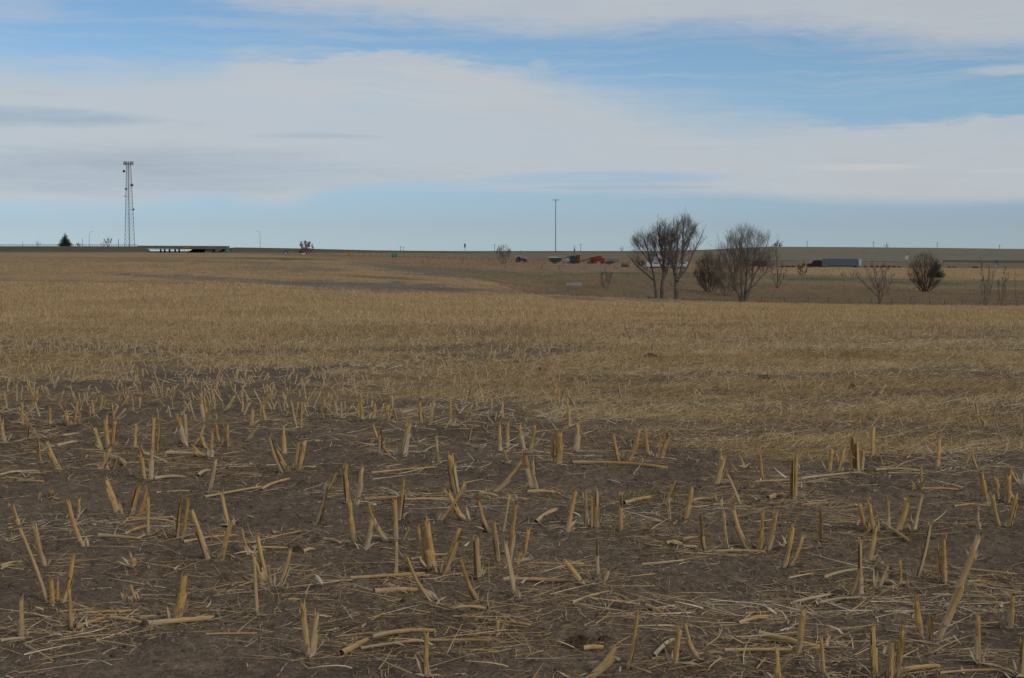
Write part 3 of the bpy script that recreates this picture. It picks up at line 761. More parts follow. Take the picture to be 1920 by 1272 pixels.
DATA = [
 (A_, [[(105,1055,118,848,30)], [(362,1020,362,805,24)], [(245,880,120,490,27),(235,712,190,495,32),(270,890,262,760,28),(285,885,292,765,22),(305,885,365,640,32)],
  [(880,990,935,745,38),(868,985,890,880,18)], [(1305,965,1285,660,20)], [(1345,812,1280,660,34),(1355,805,1292,555,30),(1398,820,1465,640,26)], [(1272,668,1222,535,18)],
  [(1562,1150,1532,885,32),(1572,1150,1602,950,34)], [(435,600,340,370,25),(390,470,405,375,16)], [(605,450,535,275,28),(625,445,598,385,22),(650,432,702,270,28),(675,436,745,282,28)],
  [(748,560,748,355,23)], [(890,575,918,365,24),(910,575,960,360,24),(862,570,818,512,12)], [(1055,682,975,440,30),(1112,685,1178,485,30)], [(1168,505,1120,335,26)],
  [(1050,332,1092,160,24)], [(1592,500,1652,300,24),(1640,335,1700,255,20)], [(208,195,200,50,18)], [(320,212,245,65,22)], [(520,115,475,0,24),(550,112,537,-40,32),(560,104,582,-40,24)],
  [(500,222,560,115,24),(538,190,508,110,20),(548,184,582,118,18)], [(735,262,715,95,26),(762,265,768,105,22)], [(680,112,686,-5,18)], [(770,152,775,-30,20),(792,150,806,-25,20)],
  [(945,108,902,-40,26),(940,104,935,-60,26),(966,96,1030,-10,20)], [(1065,168,1075,40,26),(1046,112,1010,40,20),(1052,150,972,95,22)], [(1120,98,1090,-8,22),(1146,105,1152,-12,26)],
  [(1440,232,1368,48,26),(1470,228,1400,120,20),(1485,226,1512,80,24),(1500,226,1542,75,28)], [(1440,136,1430,0,22)], [(98,492,68,390,22)], [(24,82,14,-20,26)], [(136,78,142,-20,16)],
  [(188,372,206,340,16),(245,372,270,325,26)], [(676,718,674,672,38)], [(690,872,655,800,18),(628,892,636,850,18)]]),
 (B_, [[(38,385,15,188,30),(70,398,106,205,28)], [(75,608,42,390,28)], [(115,622,156,470,26)], [(246,592,140,405,24),(276,590,270,390,26),(300,592,346,530,18)], [(290,480,318,268,24)], [(275,752,280,560,18)],
  [(435,702,385,490,22),(470,738,428,495,44)], [(513,738,596,510,28)], [(694,780,680,560,34)], [(716,882,608,665,30)], [(482,906,334,685,28)], [(885,862,825,588,30)], [(848,645,880,360,30),(812,560,850,370,14)], [(760,545,690,365,28)],
  [(795,692,770,490,26)], [(866,692,905,640,22),(905,652,946,490,22)], [(1245,816,1125,695,28),(1266,810,1240,738,16),(1320,815,1346,748,26)], [(1298,792,1290,572,18)], [(640,468,543,318,32)], [(588,345,553,130,38)], [(478,486,625,295,20)],
  [(738,352,910,185,20)], [(972,328,925,140,28),(995,326,964,170,26)], [(1140,542,1186,335,30)], [(1240,516,1240,335,26),(1265,522,1264,360,22),(1290,522,1290,335,26),(1258,505,1222,340,12)], [(1412,532,1408,335,22)], [(1612,402,1690,275,22)],
  [(1660,482,1650,378,16)], [(1440,1232,1496,940,24)], [(1195,1268,1392,1105,32)], [(1680,1212,1706,1030,34)], [(425,1276,430,1050,28)], [(795,1052,790,985,36)],
  [(195,152,200,8,22),(262,138,205,90,16)], [(210,92,160,0,22)], [(310,152,342,-12,34)], [(495,188,480,48,20)], [(640,62,662,-12,14)], [(800,138,800,-5,22),(836,122,840,-5,22),(856,192,824,125,14)],
  [(928,122,898,-5,26),(955,112,976,-12,24)], [(1066,182,1066,45,22),(1096,182,1102,28,40),(1046,172,1028,110,14)], [(1190,118,1196,-22,28),(1210,95,1216,-5,14),(1190,94,1152,58,18)], [(1410,168,1375,42,18),(1440,168,1506,8,22),(1430,167,1424,138,12)],
  [(1556,142,1534,-2,20),(1610,150,1646,18,22),(1598,148,1616,38,14)]]),
 (C_, [[(165,288,206,150,36),(186,202,190,108,16)], [(300,392,225,230,18),(205,382,266,312,16),(188,372,164,305,18)], [(405,268,388,118,18)], [(550,358,548,148,25),(572,348,573,122,24)], [(325,207,294,152,16)],
  [(745,218,760,108,24),(790,228,826,108,20),(832,222,780,128,18),(868,228,860,58,28),(882,237,880,88,28),(905,218,921,112,20)], [(960,168,966,8,26)], [(1285,228,1300,84,25)], [(1410,222,1466,118,14)], [(1502,216,1464,128,14)],
  [(1205,322,1200,204,18),(1190,322,1148,278,14)], [(1535,384,1504,232,38)], [(1628,334,1604,228,28),(1652,376,1640,222,40),(1690,382,1642,300,28)], [(1712,290,1655,208,22)], [(1606,496,1560,338,24),(1640,496,1682,328,24)], [(1498,516,1486,394,16)],
  [(955,507,900,363,30),(990,522,950,363,26),(1045,527,1050,368,22),(1080,537,1132,384,32),(1165,547,1216,362,20)], [(120,637,85,428,20)], [(230,622,205,424,22)], [(2,488,45,318,28),(-45,474,-8,505,14)], [(345,607,253,398,30),(386,612,400,412,28),(420,607,472,406,32)],
  [(505,727,556,524,26),(530,722,607,558,24)], [(515,607,581,428,9)], [(695,582,697,434,22)], [(938,707,980,528,22)], [(905,852,890,588,30),(835,867,890,733,16)], [(980,832,1042,712,20)], [(1105,822,1092,692,18)], [(1175,792,1252,527,24)], [(1310,812,1285,620,26),(1326,812,1305,562,28)],
  [(1478,662,1470,590,20)], [(1235,1052,1188,828,38),(1262,1092,1250,948,30),(1286,1062,1478,505,42)], [(1655,1022,1668,868,30),(1620,1022,1594,898,14)], [(975,1270,968,1018,36),(1040,1276,1060,1078,36),(1085,1262,1106,998,36),(1000,1252,1058,1160,16)], [(1495,1217,1495,983,30)],
  [(1705,1272,1716,1078,38)], [(490,1277,474,1113,30)], [(578,1152,606,932,30)], [(716,1272,698,1073,24)], [(105,1192,5,988,26)], [(868,1272,896,1203,16)], [(682,1262,670,1193,12)]]),
 (D_, [[(385,722,372,650,30),(410,704,430,580,24),(428,702,446,640,16)], [(155,802,154,660,16)], [(100,672,94,600,22),(126,722,130,600,20)], [(150,652,216,530,22)], [(280,722,282,625,14)], [(530,667,520,580,16)], [(560,637,576,558,18)], [(670,607,720,553,16)],
  [(1155,692,1134,568,24),(1166,692,1150,558,16)], [(1265,627,1322,553,20)], [(1470,627,1516,538,22)], [(1495,692,1480,610,18)], [(1670,742,1640,600,20),(1690,732,1696,590,18)], [(1740,672,1710,595,14)], [(1820,642,1828,573,22)], [(1380,802,1460,705,14)], [(1415,717,1420,638,26)]]),
 (E_, [[(120,702,110,580,22)], [(175,692,190,595,18)], [(250,682,262,603,30),(290,662,296,600,18)], [(455,712,440,568,24),(492,717,521,583,20)], [(615,712,611,588,20),(625,682,646,598,12)], [(785,617,826,553,18),(765,612,751,558,14)], [(845,667,845,563,16)], [(905,672,905,573,22)], [(1225,592,1221,508,16),(1260,592,1276,508,16)],
  [(1280,722,1280,618,18)], [(1680,327,1692,263,14)], [(485,422,500,348,13)], [(825,472,820,418,12)]]),
]
for (u0, v0, sc), cl in DATA:
    for st in cl: clump(st, u0, v0, sc)

# labels: what each stub looks like and where it stands in its depth band
BANDS = [(1222, 'cut by the bottom edge'), (1160, 'in the nearest row'), (1105, 'in the second nearest row'), (1052, 'in the third nearest row'), (1000, 'in the fourth nearest row'), (945, 'in the fifth nearest row'),
         (895, 'in the sixth nearest row'), (855, 'in the seventh nearest row'), (815, 'in the eighth nearest row'), (775, 'in the ninth nearest row'), (0, 'where bare soil meets straw')]
ORD = 'first second third fourth fifth sixth seventh eighth ninth tenth eleventh twelfth thirteenth fourteenth fifteenth sixteenth seventeenth eighteenth nineteenth twentieth'.split()
NUM = {1: 'single-stem', 2: 'two-stem', 3: 'three-stem', 4: 'four-stem', 5: 'five-stem', 6: 'six-stem'}
def band_of(v):
    for lim, ph in BANDS:
        if v >= lim: return ph
rows = {}
for c in clumps: rows.setdefault(band_of(c[2]), []).append(c)
for ph, cs in rows.items():
    cs.sort(key=lambda c: c[1])
    for i, (o, bu, bv, hts, S) in enumerate(cs):
        hmax = max(h for h, l in hts); lean = sum(l for h, l in hts) / len(hts); spread = max(l for h, l in hts) - min(l for h, l in hts)
        size = 'tall' if hmax > .26 else 'short' if hmax < .12 else 'mid-height'
        pose = 'splayed' if spread > .5 else ('right-leaning' if lean > .22 else 'left-leaning' if lean < -.22 else 'upright')
        where = (f'{ORD[i]} from the left' if i < len(ORD) else f'{ORD[len(cs) - 1 - i]} from the right')
        if len(cs) - 1 - i < i: where = 'rightmost' if i == len(cs) - 1 else f'{ORD[len(cs) - 1 - i]} from the right'
        elif i == 0: where = 'leftmost'
        tag(o, f'{size} {pose} {NUM[len(S)]} corn stub, {where} {ph}', 'corn stub', 'corn stubs standing in the bare soil')

# smaller stubs farther out: up to the count that can be kept as things of their own
def far_stub(x, y, rg, parent_name='corn_stub'):
    z = soil_z(x, y)
    o = thing('corn_stub', None, 'corn stub', (x, y, z))
    n = rg.choice((1, 1, 2, 2, 3)); 
    for i in range(n):
        L = rg.uniform(.07, .20); a = rg.uniform(-.6, .6) + (i - (n - 1) / 2) * .35
        p0 = Vector((rg.uniform(-.03, .03) * n, rg.uniform(-.03, .03), -.02)); tip = p0 + Vector((math.sin(a) * L, rg.uniform(-.3, .3) * L, math.cos(a) * L))
        r = rg.uniform(.007, .0125)
        mesh_of('stem', [stem_geo(p0, tip, r, r * .9, (0, 0, 0), rg, 6, 3, rg.random() < .2)], M_FAR if rg.random() < .85 else M_STALK, o)
    return o
rg = random.Random(99); left = 296 - len(clumps); far_pts = []
tries = 0
while len(far_pts) < 1900 and tries < 90000:
    tries += 1
    q = rg.random(); y = (13.2 ** 1.6 + q * (42 ** 1.6 - 13.2 ** 1.6)) ** (1 / 1.6); x = rg.uniform(-.35, .35) * y
    u = CU + FPX * x / y
    v = float(project(x, y, H(x, y))[1])
    c = float(cover(np.array([x]), np.array([y]))[0])
    dens = (1.25 if u < 700 else .8 if u < 1100 else .13) * (1 - .35 * c)
    if v > 770 and (u < 1000 and v > 790): continue
    if rg.random() > dens * .5: continue
    if any((x - a) ** 2 + (y - b) ** 2 < .03 for a, b in far_pts): continue
    far_pts.append((x, y))
far_pts.sort(key=lambda p: p[1])
GROUPS = [('thin dry corn stub among straw in the left part of the field', 'far stubs left'), ('thin dry corn stub among straw in the middle of the field', 'far stubs middle'), ('thin dry corn stub poking from the straw mat on the right', 'far stubs right')]
for x, y in far_pts[:left]:
    o = far_stub(x, y, rg); u = CU + FPX * x / y
    k = 0 if u < 640 else 1 if u < 1280 else 2
    tag(o, GROUPS[k][0], None, 'thin corn stubs out in the straw, ' + ('left part', 'middle part', 'right part')[k])
geos = []
for x, y in far_pts[left:]:
    z = soil_z(x, y)
    for i in range(rg.choice((1, 2, 2, 3))):
        L = rg.uniform(.05, .17); a = rg.uniform(-.7, .7); p0 = Vector((x + rg.uniform(-.04, .04), y + rg.uniform(-.03, .03), z - .02)); r = rg.uniform(.007, .012)
        geos.append(stem_geo(p0, p0 + Vector((math.sin(a) * L, rg.uniform(-.3, .3) * L, math.cos(a) * L)), r, r * .9, (0, 0, 0), rg, 5, 2))
for i in range(420):          # the same stubble goes on to either side of the view
    y = (5.5 ** 2 + rg.random() * (22 ** 2 - 5.5 ** 2)) ** .5; x = rg.choice((-1, 1)) * rg.uniform(.352, .56) * y
    z = soil_z(x, y)
    for j in range(rg.choice((1, 2, 2, 3))):
        L = rg.uniform(.12, .28); a = rg.uniform(-.5, .5); p0 = Vector((x + rg.uniform(-.05, .05), y + rg.uniform(-.03, .03), z - .02)); r = rg.uniform(.009, .014)
        geos.append(stem_geo(p0, p0 + Vector((math.sin(a) * L, rg.uniform(-.3, .3) * L, math.cos(a) * L)), r, r * .85, (0, 0, 0), rg, 8, 4))
tag(mesh_of('corn_stubble', geos, M_FAR, None), kind='stuff')

# ------------------------------------------------------------------ broken stalks lying on the soil
LY = [
 (A_, [(560,985,725,1010,22),(735,1016,1085,983,32),(400,952,635,935,18),(600,952,700,938,12),(380,1032,530,980,28),(705,970,825,970,16),(630,550,740,530,18),(500,562,710,585,20),(925,610,1200,545,14),(1270,605,1520,540,10),(1275,640,1455,635,18),
  (1035,355,1320,320,14),(1320,325,1465,280,16),(790,348,960,335,12),(780,265,940,255,18),(1000,255,1065,230,22),(840,150,1060,165,24),(720,150,840,185,20),(570,172,635,205,26),(125,1105,265,1190,14),(0,1090,130,1065,18),(240,1088,640,1050,10),
  (1040,1077,1370,1050,10),(1455,905,1520,890,12),(620,487,880,480,10),(1170,812,1280,805,12),(1175,740,1290,800,10),(1530,652,1590,640,20),(0,722,115,685,16),(0,747,70,720,14),(0,242,200,225,14),(90,277,220,295,18),(290,102,390,92,16),(1640,587,1725,602,18)]),
 (B_, [(0,1147,135,1060,34),(160,1047,480,1035,24),(100,1100,410,1090,20),(440,1095,800,1115,18),(165,857,385,830,28),(45,777,420,755,18),(820,795,1150,805,20),(1165,897,1355,850,20),(895,690,1230,720,12),(985,492,1090,435,22),(120,367,290,372,20),
  (290,382,550,365,14),(200,317,290,372,18),(470,772,640,745,10),(350,682,520,655,14),(1165,188,1650,210,18),(150,242,480,207,12),(700,362,790,370,18),(940,347,1085,345,20),(1220,1157,1320,1145,28),(1540,937,1630,975,22),(1580,1167,1680,1120,26),
  (745,997,960,1025,12),(560,947,730,935,16),(100,1017,220,965,12),(1380,857,1465,895,12),(1640,622,1725,605,18),(1430,407,1570,360,20)]),
 (C_, [(540,892,750,860,18),(690,887,930,885,16),(925,802,1130,825,20),(820,962,930,880,12),(280,1012,430,975,24),(390,1072,690,1130,40),(210,1157,560,1150,20),(730,1122,745,1060,26),(370,1230,440,1160,14),(315,962,540,940,10),(540,777,660,760,10),
  (600,402,730,390,12),(365,277,600,270,12),(600,267,900,245,12),(55,377,160,378,16),(165,630,420,625,14),(430,367,490,345,24),(1040,247,1235,255,12),(1210,322,1395,322,10),(1330,727,1690,755,12),(1200,742,1290,765,16),(1080,1247,1300,1240,30),
  (1300,1267,1725,1255,14),(1010,517,1145,585,26),(0,592,75,585,18),(0,627,75,610,18),(1440,802,1560,795,16),(1460,862,1590,885,18),(975,232,1200,232,14),(1370,412,1480,400,12)]),
]
lying = []
for (u0, v0, sc), ls in LY:
    for a, b_, c, d, w in ls:
        rg = random.Random(int(a * 3 + b_ * 5))
        p = grounded(u0 + a / sc, v0 + b_ / sc); q = grounded(u0 + c / sc, v0 + d / sc)
        k = p.y / FPX; r = w / sc * k * .5
        L = (q - p).length
        root = (p + q) / 2
        up = Vector((0, 0, r * .75))
        bend = Vector((rg.uniform(-.04, .04) * L, rg.uniform(-.05, .05) * L, max(0, soil_z(root.x, root.y) - root.z) * 1.0 + .004))
        geos = [stem_geo(p - root + up, q - root + up, r, r * rg.uniform(.55, .95), bend, rg, 9, 9, False, .10, .85)]
        o = mesh_of('corn_stalk', geos, M_HUSK if rg.random() < .16 else M_STALK, None); o.location = root
        if w / sc > 7 or rg.random() < .35:
            gs = [strip_geo((p - root) * rg.uniform(-.9, .9) + up, (rg.uniform(-1, 1), rg.uniform(-1, 1), .5), rg.uniform(.03, .10), rg.uniform(.006, .014), (0, 0, -1.2), rg) for i in range(1)]
            mesh_of('husk', gs, M_HUSK, o)
        if (int(a), int(b_)) in ((735, 1016), (1165, 188)):
            nb_ = MB().lathe([(.001, -r * 1.1), (r * 1.1, -r), (r * 1.5, 0), (r * 1.1, r), (.001, r * 1.1)], 9); nb_.build('stalk_node', M_NODE, o, True).location = p - root + up
        lying.append((o, (u0 + (a + c) / 2 / sc), v0 + max(b_, d) / sc, L, r, d < b_))
LB = [(1215, 'lowest in the photo'), (1160, 'in the nearest band'), (1105, 'in the second nearest band'), (1050, 'in the third nearest band'), (1000, 'in the fourth nearest band'), (935, 'in the fifth nearest band'), (890, 'in the sixth nearest band'), (0, 'in the farthest band')]
rows = {}
for l in lying:
    ph = next(p for lim, p in LB if l[2] >= lim); rows.setdefault(ph, []).append(l)
for ph, ls in rows.items():
    ls.sort(key=lambda l: l[1])
    for i, (o, u, v, L, r, tl) in enumerate(ls):
        w1 = 'thick' if r > .009 else 'slender'; w2 = 'long' if L > .34 else 'short' if L < .16 else 'broken'
        n = len(ls) - 1 - i
        where = 'leftmost' if i == 0 else 'rightmost' if n == 0 else f'{ORD[i]} from the left' if i <= n else f'{ORD[n]} from the right'
        tag(o, f'{w1} {w2} corn stalk lying on soil, {where} {ph}', 'corn stalk', 'broken corn stalks lying on the soil')

# chaff and fine straw lying over the near soil (nobody could count it)
rgl = random.Random(5)
ANCH = [(c[0].location.x, c[0].location.y, rgl.uniform(.3, 1.0) * (rgl.random() < .7)) for c in clumps] + [(l[0].location.x, l[0].location.y, rgl.uniform(.5, 1.3) * (rgl.random() < .75)) for l in lying]
for uu, vv, ww in ((1700, 1130, 4), (1620, 1118, 3.5), (1780, 1122, 3.5), (1560, 1210, 3.5), (1490, 1225, 1.6), (100, 1180, 1.8), (60, 1010, 1.4), (330, 862, 4.5), (380, 882, 4.0), (300, 850, 3.0), (40, 895, 2.0), (90, 840, 1.5), (830, 1060, 1.8), (900, 1070, 1.6), (1090, 985, 1.8), (1160, 1160, 1.2), (1250, 1160, 1.2), (720, 930, 1.4), (740, 845, 1.6), (1530, 895, 1.6), (1650, 985, 1.2), (1720, 880, 1.2), (870, 1200, 1.2), (1880, 1100, 1.4)):
    g_ = hit(uu, vv); ANCH.append((g_.x, g_.y, ww))
def near_litter(x, y):
    p = fbm(x * 1.1, y * .9, 4, 81); q = fbm(x * 3.1, y * 2.2, 3, 83)
    an = np.zeros_like(x)
    for ax_, ay_, w_ in ANCH:
        if w_ > 0: an += w_ * np.exp(-(((x - ax_) / .24) ** 2 + ((y - ay_) / .16) ** 2) / 2)
    return np.clip(.035 + .50 * an * (.1 + 1.3 * q) + .45 * sstep(.58, .74, p) * (.3 + q), 0, 1) * (1 - .5 * cover(x, y))
parts = [
    scatter(120000, 5.0, 15, near_litter, (-3, 16), (.02, .10), (.0012, .004), (.5, .22), .35, 2, .004),
    scatter(15000, 5.0, 15, near_litter, (-2, 8), (.10, .36), (.002, .006), (.55, .2), .12, 3, .006),
    scatter(30000, 5.0, 13, lambda x, y: .14 + .8 * near_litter(x, y), (0, 55), (.012, .045), (.0015, .005), (.45, .28), .5, 2, .0),
    scatter(1300, 5.0, 16, near_litter, (0, 40), (.05, .14), (.006, .016), (.78, .15), .8, 4, .004),
    scatter(26000, 10, 30, lambda x, y: (1 - .5 * cover(x, y)) * np.clip(.15 + 1.5 * sstep(.42, .62, fbm(x * .8, y * 1.1, 4, 141)), 0, 1) * sstep(9.5, 12.5, y), (-2, 22), (.05, .30), (.003, .008), (.62, .22), .2, 2, .006, wd=18),
]
V, F, T = join(parts)
tag(build_np('straw_litter', V, F, M_LITTER, None, {'tone': T}), kind='stuff')

# corn cob, dark root clods
p = grounded(600, 1108)
t = MB(); rgc = random.Random(4)
t.lathe([(.001, 0)] + [(.011 * (math.sin(math.pi * (i + .6) / 11) ** .5) * (1 + .08 * rgc.uniform(-1, 1)), i * .009) for i in range(11)] + [(.001, .099)], 14)
o = t.build('corn_cob', M_HUSK, None, True); o.location = p + Vector((.01, 0, .016)); o.rotation_euler = (R(72), R(8), R(205))
tag(o, 'pale bare corn cob lying on the soil right of a thin stub', 'corn cob')
def clod(u, v, wid, hgt, label, name='root_clod', cat='clod'):
    p = grounded(u, v); rgc = random.Random(int(u)); k = p.y / FPX
    rx, rz = wid * k / 2, hgt * k
    V = []; Fq = []; n, m_ = 26, 12
    for i in range(m_ + 1):
        ph = math.pi / 2 * i / m_
        for j in range(n):
            thh = 2 * math.pi * j / n
            f = 1 + .55 * (float(fbm(np.array([math.cos(thh) * 2.2 + 5 + u]), np.array([math.sin(thh) * 2.2 + ph * 3]), 4, 7)[0]) - .5) + rgc.uniform(-.06, .06)
            V.append((rx * math.cos(ph) * math.cos(thh) * f, rx * .6 * math.cos(ph) * math.sin(thh) * f, rz * math.sin(ph) * f - .012))
    for i in range(m_):
        for j in range(n): Fq.append((i * n + j, i * n + (j + 1) % n, (i + 1) * n + (j + 1) % n, (i + 1) * n + j))
    me = bpy.data.meshes.new(name); me.from_pydata(V, [], Fq)
    o = link(name, me, M_NODE); o.location = p
    gs = [strip_geo((rgc.uniform(-.7, .7) * rx, rgc.uniform(-.3, .3) * rx, rz * rgc.uniform(.3, .8)), (rgc.uniform(-1, 1), rgc.uniform(-1, 1), .3), rx * rgc.uniform(.4, .9), .004, (0, 0, -1), rgc) for _ in range(9)]
    mesh_of('root_fibre', gs, M_LITROOT, o)
    tag(o, label, cat)
M_LITROOT = paint('root_fibre', (.24, .15, .075), .9, spec=.05)
clod(1088, 1213, 84, 29, 'large dark brown root clod on the soil near the bottom edge')
clod(1134, 1207, 36, 14, 'small dark clod touching the right of the large root clod')
clod(1205, 1048, 26, 9, 'flat earthy clod in the bare patch right of the thin orange stub')
clod(1192, 1041, 10, 5, 'tiny soil lump behind the flat earthy clod')
clod(1598, 729, 18, 11, 'dark earth lump in the straw mat on the right', 'dirt_lump')
clod(1432, 712, 24, 8, 'wide dark earth lump left of another in the straw mat', 'dirt_lump')
clod(1038, 660, 9, 8, 'small dark lump far out in the middle of the straw', 'dirt_lump')
clod(1220, 672, 26, 10, 'low dark lump beside an orange stub in the straw', 'dirt_lump')
clod(1010, 695, 10, 6, 'dark round lump in the straw below the middle trees', 'dirt_lump')
clod(558, 1040, 22, 14, 'dark root ball at the end of a lying stalk')
# ------------------------------------------------------------------ bare trees
def bark(name, c, var=.35):
    return paint(name, c, .9, var=var, scale=1.2, dirt=(.06, .05, .04), dirty=.3, spec=.08)
M_BARK = bark('cottonwood_bark', (.145, .12, .095)); M_TWIG = bark('twig_bark', (.225, .195, .165))
M_BARK2 = bark('dark_bark', (.085, .068, .055)); M_TWIG2 = bark('dark_twig', (.10, .078, .06)); M_TWIG3 = bark('grey_twig', (.16, .13, .105))
M_RUSTLEAF = paint('rust_leaf', (.19, .085, .045), .8, var=.5, scale=3); M_NEEDLE = paint('spruce_needle', (.035, .055, .032), .8, var=.5, scale=1.5, dirty=.1)
M_JUNIPER = paint('juniper_foliage', (.045, .065, .04), .85, var=.5, scale=2, dirty=.1)

class Prisms:
    def __init__(s, n=3): s.v = []; s.f = []; s.n = n
    def seg(s, p, q, r0, r1):
        d = (q - p); a = d.orthogonal(); a.normalize(); b = d.cross(a); b.normalize()
        k0 = len(s.v)
        for c, r in ((p, r0), (q, r1)):
            for k in range(s.n):
                t = 6.2832 * k / s.n; w = c + a * (math.cos(t) * r) + b * (math.sin(t) * r); s.v.append((w.x, w.y, w.z))
        for k in range(s.n):
            k2 = (k + 1) % s.n; s.f.append((k0 + k, k0 + k2, k0 + s.n + k2, k0 + s.n + k))
    def build(s, name, mat, parent): return build_np(name, s.v, s.f, mat, parent, smooth=True)

def tree(name, label, cat, bu, bv, d, limbs, r0, twl, lev=3, nsp=9, mats=None, up=.35, ang=(22, 50), minr=.008, depth=.55, start=.22, group=None, seed=None, wob=.10, base=None, leaf=None, env=None):
    """limbs: polylines in photo pixels from the base; turned into metres at the tree's own distance d"""
    mats = mats or (M_BARK, M_TWIG)
    rg = random.Random(seed if seed is not None else int(bu * 7 + bv))
    root = base or (hit(bu, bv, dmin=-d) if d < 0 else ground_at(bu, d))
    d = root.y; k = d / FPX
    o = thing(name, label, cat, root, group=group)
    zb = project(root.x, root.y, root.z)[1]
    tr = MB(); tw = Prisms(3); tips = []
    def sprout(p, dr, L, r, lv):
        ns = 4 if lv > 1 else 3; q = p.copy(); dd = dr.copy(); pts = [q.copy()]
        for i in range(ns):
            dd = (dd + Vector((rg.gauss(0, wob), rg.gauss(0, wob), rg.gauss(0, wob) + up * .28))).normalized()
            q2 = q + dd * (L / ns); ra = r * (1 - .75 * i / ns); rb = r * (1 - .75 * (i + 1) / ns)
            if env is not None:
                eu = (bu + q2.x / k - env[0]) / env[2]; ev = (zb - q2.z / k - env[1]) / env[3]
                if eu * eu + ev * ev > 1.0 + rg.uniform(-.45, .40): return
            tw.seg(q, q2, max(ra, minr), max(rb, minr)); q = q2; pts.append(q.copy())
        if lv <= 0:
            tips.append(q); return
        n = nsp if lv > 1 else max(3, nsp - 3)
        for j in range(n):
            t = (j + rg.random()) / n * .85 + .15; f = t * ns; i = min(int(f), ns - 1)
            c = pts[i].lerp(pts[i + 1], f - i); a = R(rg.uniform(*ang)); ax = dd.orthogonal().normalized()
            ax.rotate(Matrix.Rotation(rg.uniform(0, 6.28), 3, dd)); d2 = dd * math.cos(a) + ax * math.sin(a); d2.z += .12; d2.normalize()
            sprout(c, d2, L * rg.uniform(.48, .78) * (1.1 - .35 * t), r * .5, lv - 1)
    for li, L_ in enumerate(limbs):
        pts = []; dy = rg.uniform(-1, 1); n = len(L_)
        w = L_[-1][0] - bu; tot = abs(zb - L_[-1][1]) * k
        for i, (u, v) in enumerate(L_):
            if env is not None and i: u = bu + (u - bu) * .97; v = bv - (bv - v) * .94
            pts.append(Vector(((u - bu) * k, dy * depth * tot * .5 * (i / max(1, n - 1)) ** 1.3 * (1 if i else 0), (zb - v) * k)))
        if pts[0].z < .6: pts[0].z = -.25
        # smooth resample
        fine = []
        for i in range(n - 1):
            for s_ in range(5):
                t = s_ / 5; p0 = pts[max(i - 1, 0)]; p1 = pts[i]; p2 = pts[i + 1]; p3 = pts[min(i + 2, n - 1)]
                fine.append(.5 * ((2 * p1) + (p2 - p0) * t + (2 * p0 - 5 * p1 + 4 * p2 - p3) * t * t + (3 * p1 - p0 - 3 * p2 + p3) * t ** 3))
        fine.append(pts[-1])
        rr0 = r0 * (L_[0][2] if len(L_[0]) > 2 else 1) if False else r0[li]
        m_ = len(fine) - 1
        rad = [max(rr0 * (1 - .86 * (i / m_) ** .8), minr * 1.2) * (1.25 if i == 0 and pts[0].z < 0 else 1) for i in range(m_ + 1)]
        tr.tube(fine, rad, 7)
        lent = sum((fine[i + 1] - fine[i]).length for i in range(m_))
        ntw = max(4, int(nsp * 1.6))
        for j in range(ntw):
            t = start + (1 - start) * (j + rg.random()) / ntw; f = t * m_; i = min(int(f), m_ - 1)
            c = fine[i].lerp(fine[i + 1], f - i); dd = (fine[i + 1] - fine[i]).normalized()
            a = R(rg.uniform(ang[0], ang[1] + 12)); ax = dd.orthogonal().normalized(); ax.rotate(Matrix.Rotation(rg.uniform(0, 6.28), 3, dd))
            d2 = dd * math.cos(a) + ax * math.sin(a); d2.z += .15; d2.normalize()
            sprout(c, d2, twl * lent * rg.uniform(.55, 1.0) * (1.15 - .55 * t), max(rad[i] * .45, minr), lev - 1)
        sprout(fine[-1], (fine[-1] - fine[-2]).normalized(), twl * lent * .7, rad[-1], lev - 1)
    tr.build('trunk', mats[0], o, True)
    cr = tw.build('crown', mats[1], o)
    if leaf:
        n = min(len(tips), leaf[1]); rg.shuffle(tips); V = []; Fq = []
        for p in tips[:n]:
            for _ in range(3):
                s_ = leaf[2]; c = p + Vector((rg.gauss(0, s_), rg.gauss(0, s_), rg.gauss(0, s_))); a = Vector((rg.gauss(0, 1), rg.gauss(0, 1), rg.gauss(0, 1))).normalized() * s_; b = a.orthogonal().normalized() * s_ * .7
                i = len(V); V += [tuple(c - a), tuple(c + b), tuple(c + a), tuple(c - b)]; Fq.append((i, i + 1, i + 2, i + 3))
        build_np('leaves', V, Fq, leaf[0], cr)
    return o

TD = 215.0
tree('cottonwood_tree', 'slender leaning bare cottonwood, left of the three tallest trunks', 'tree', 1232, 556, TD,
     [[(1232, 557), (1228, 540), (1225, 518), (1219, 490), (1212, 462), (1206, 442)], [(1226, 527), (1208, 509), (1192, 496), (1180, 480), (1168, 468)], [(1224, 512), (1215, 478), (1203, 455), (1190, 442)], [(1222, 500), (1210, 478), (1198, 462), (1184, 448)]],
     [.26, .15, .12, .10], .46, 3, 9, minr=.0046, ang=(20, 52), env=(1207, 482, 36, 58), start=.42)
tree('cottonwood_tree', 'tall bare cottonwood with a forked trunk, middle of three', 'tree', 1241, 557, TD + 1,
     [[(1241, 558), (1241, 535), (1244, 510), (1243, 480), (1236, 450), (1232, 425)], [(1243, 522), (1252, 500), (1256, 470), (1254, 440), (1256, 412)], [(1243, 500), (1246, 470), (1246, 440), (1248, 410)], [(1242, 505), (1233, 480), (1226, 455), (1220, 432)]],
     [.36, .22, .17, .15], .46, 3, 9, minr=.0046, ang=(20, 52), env=(1242, 475, 44, 70), start=.32)
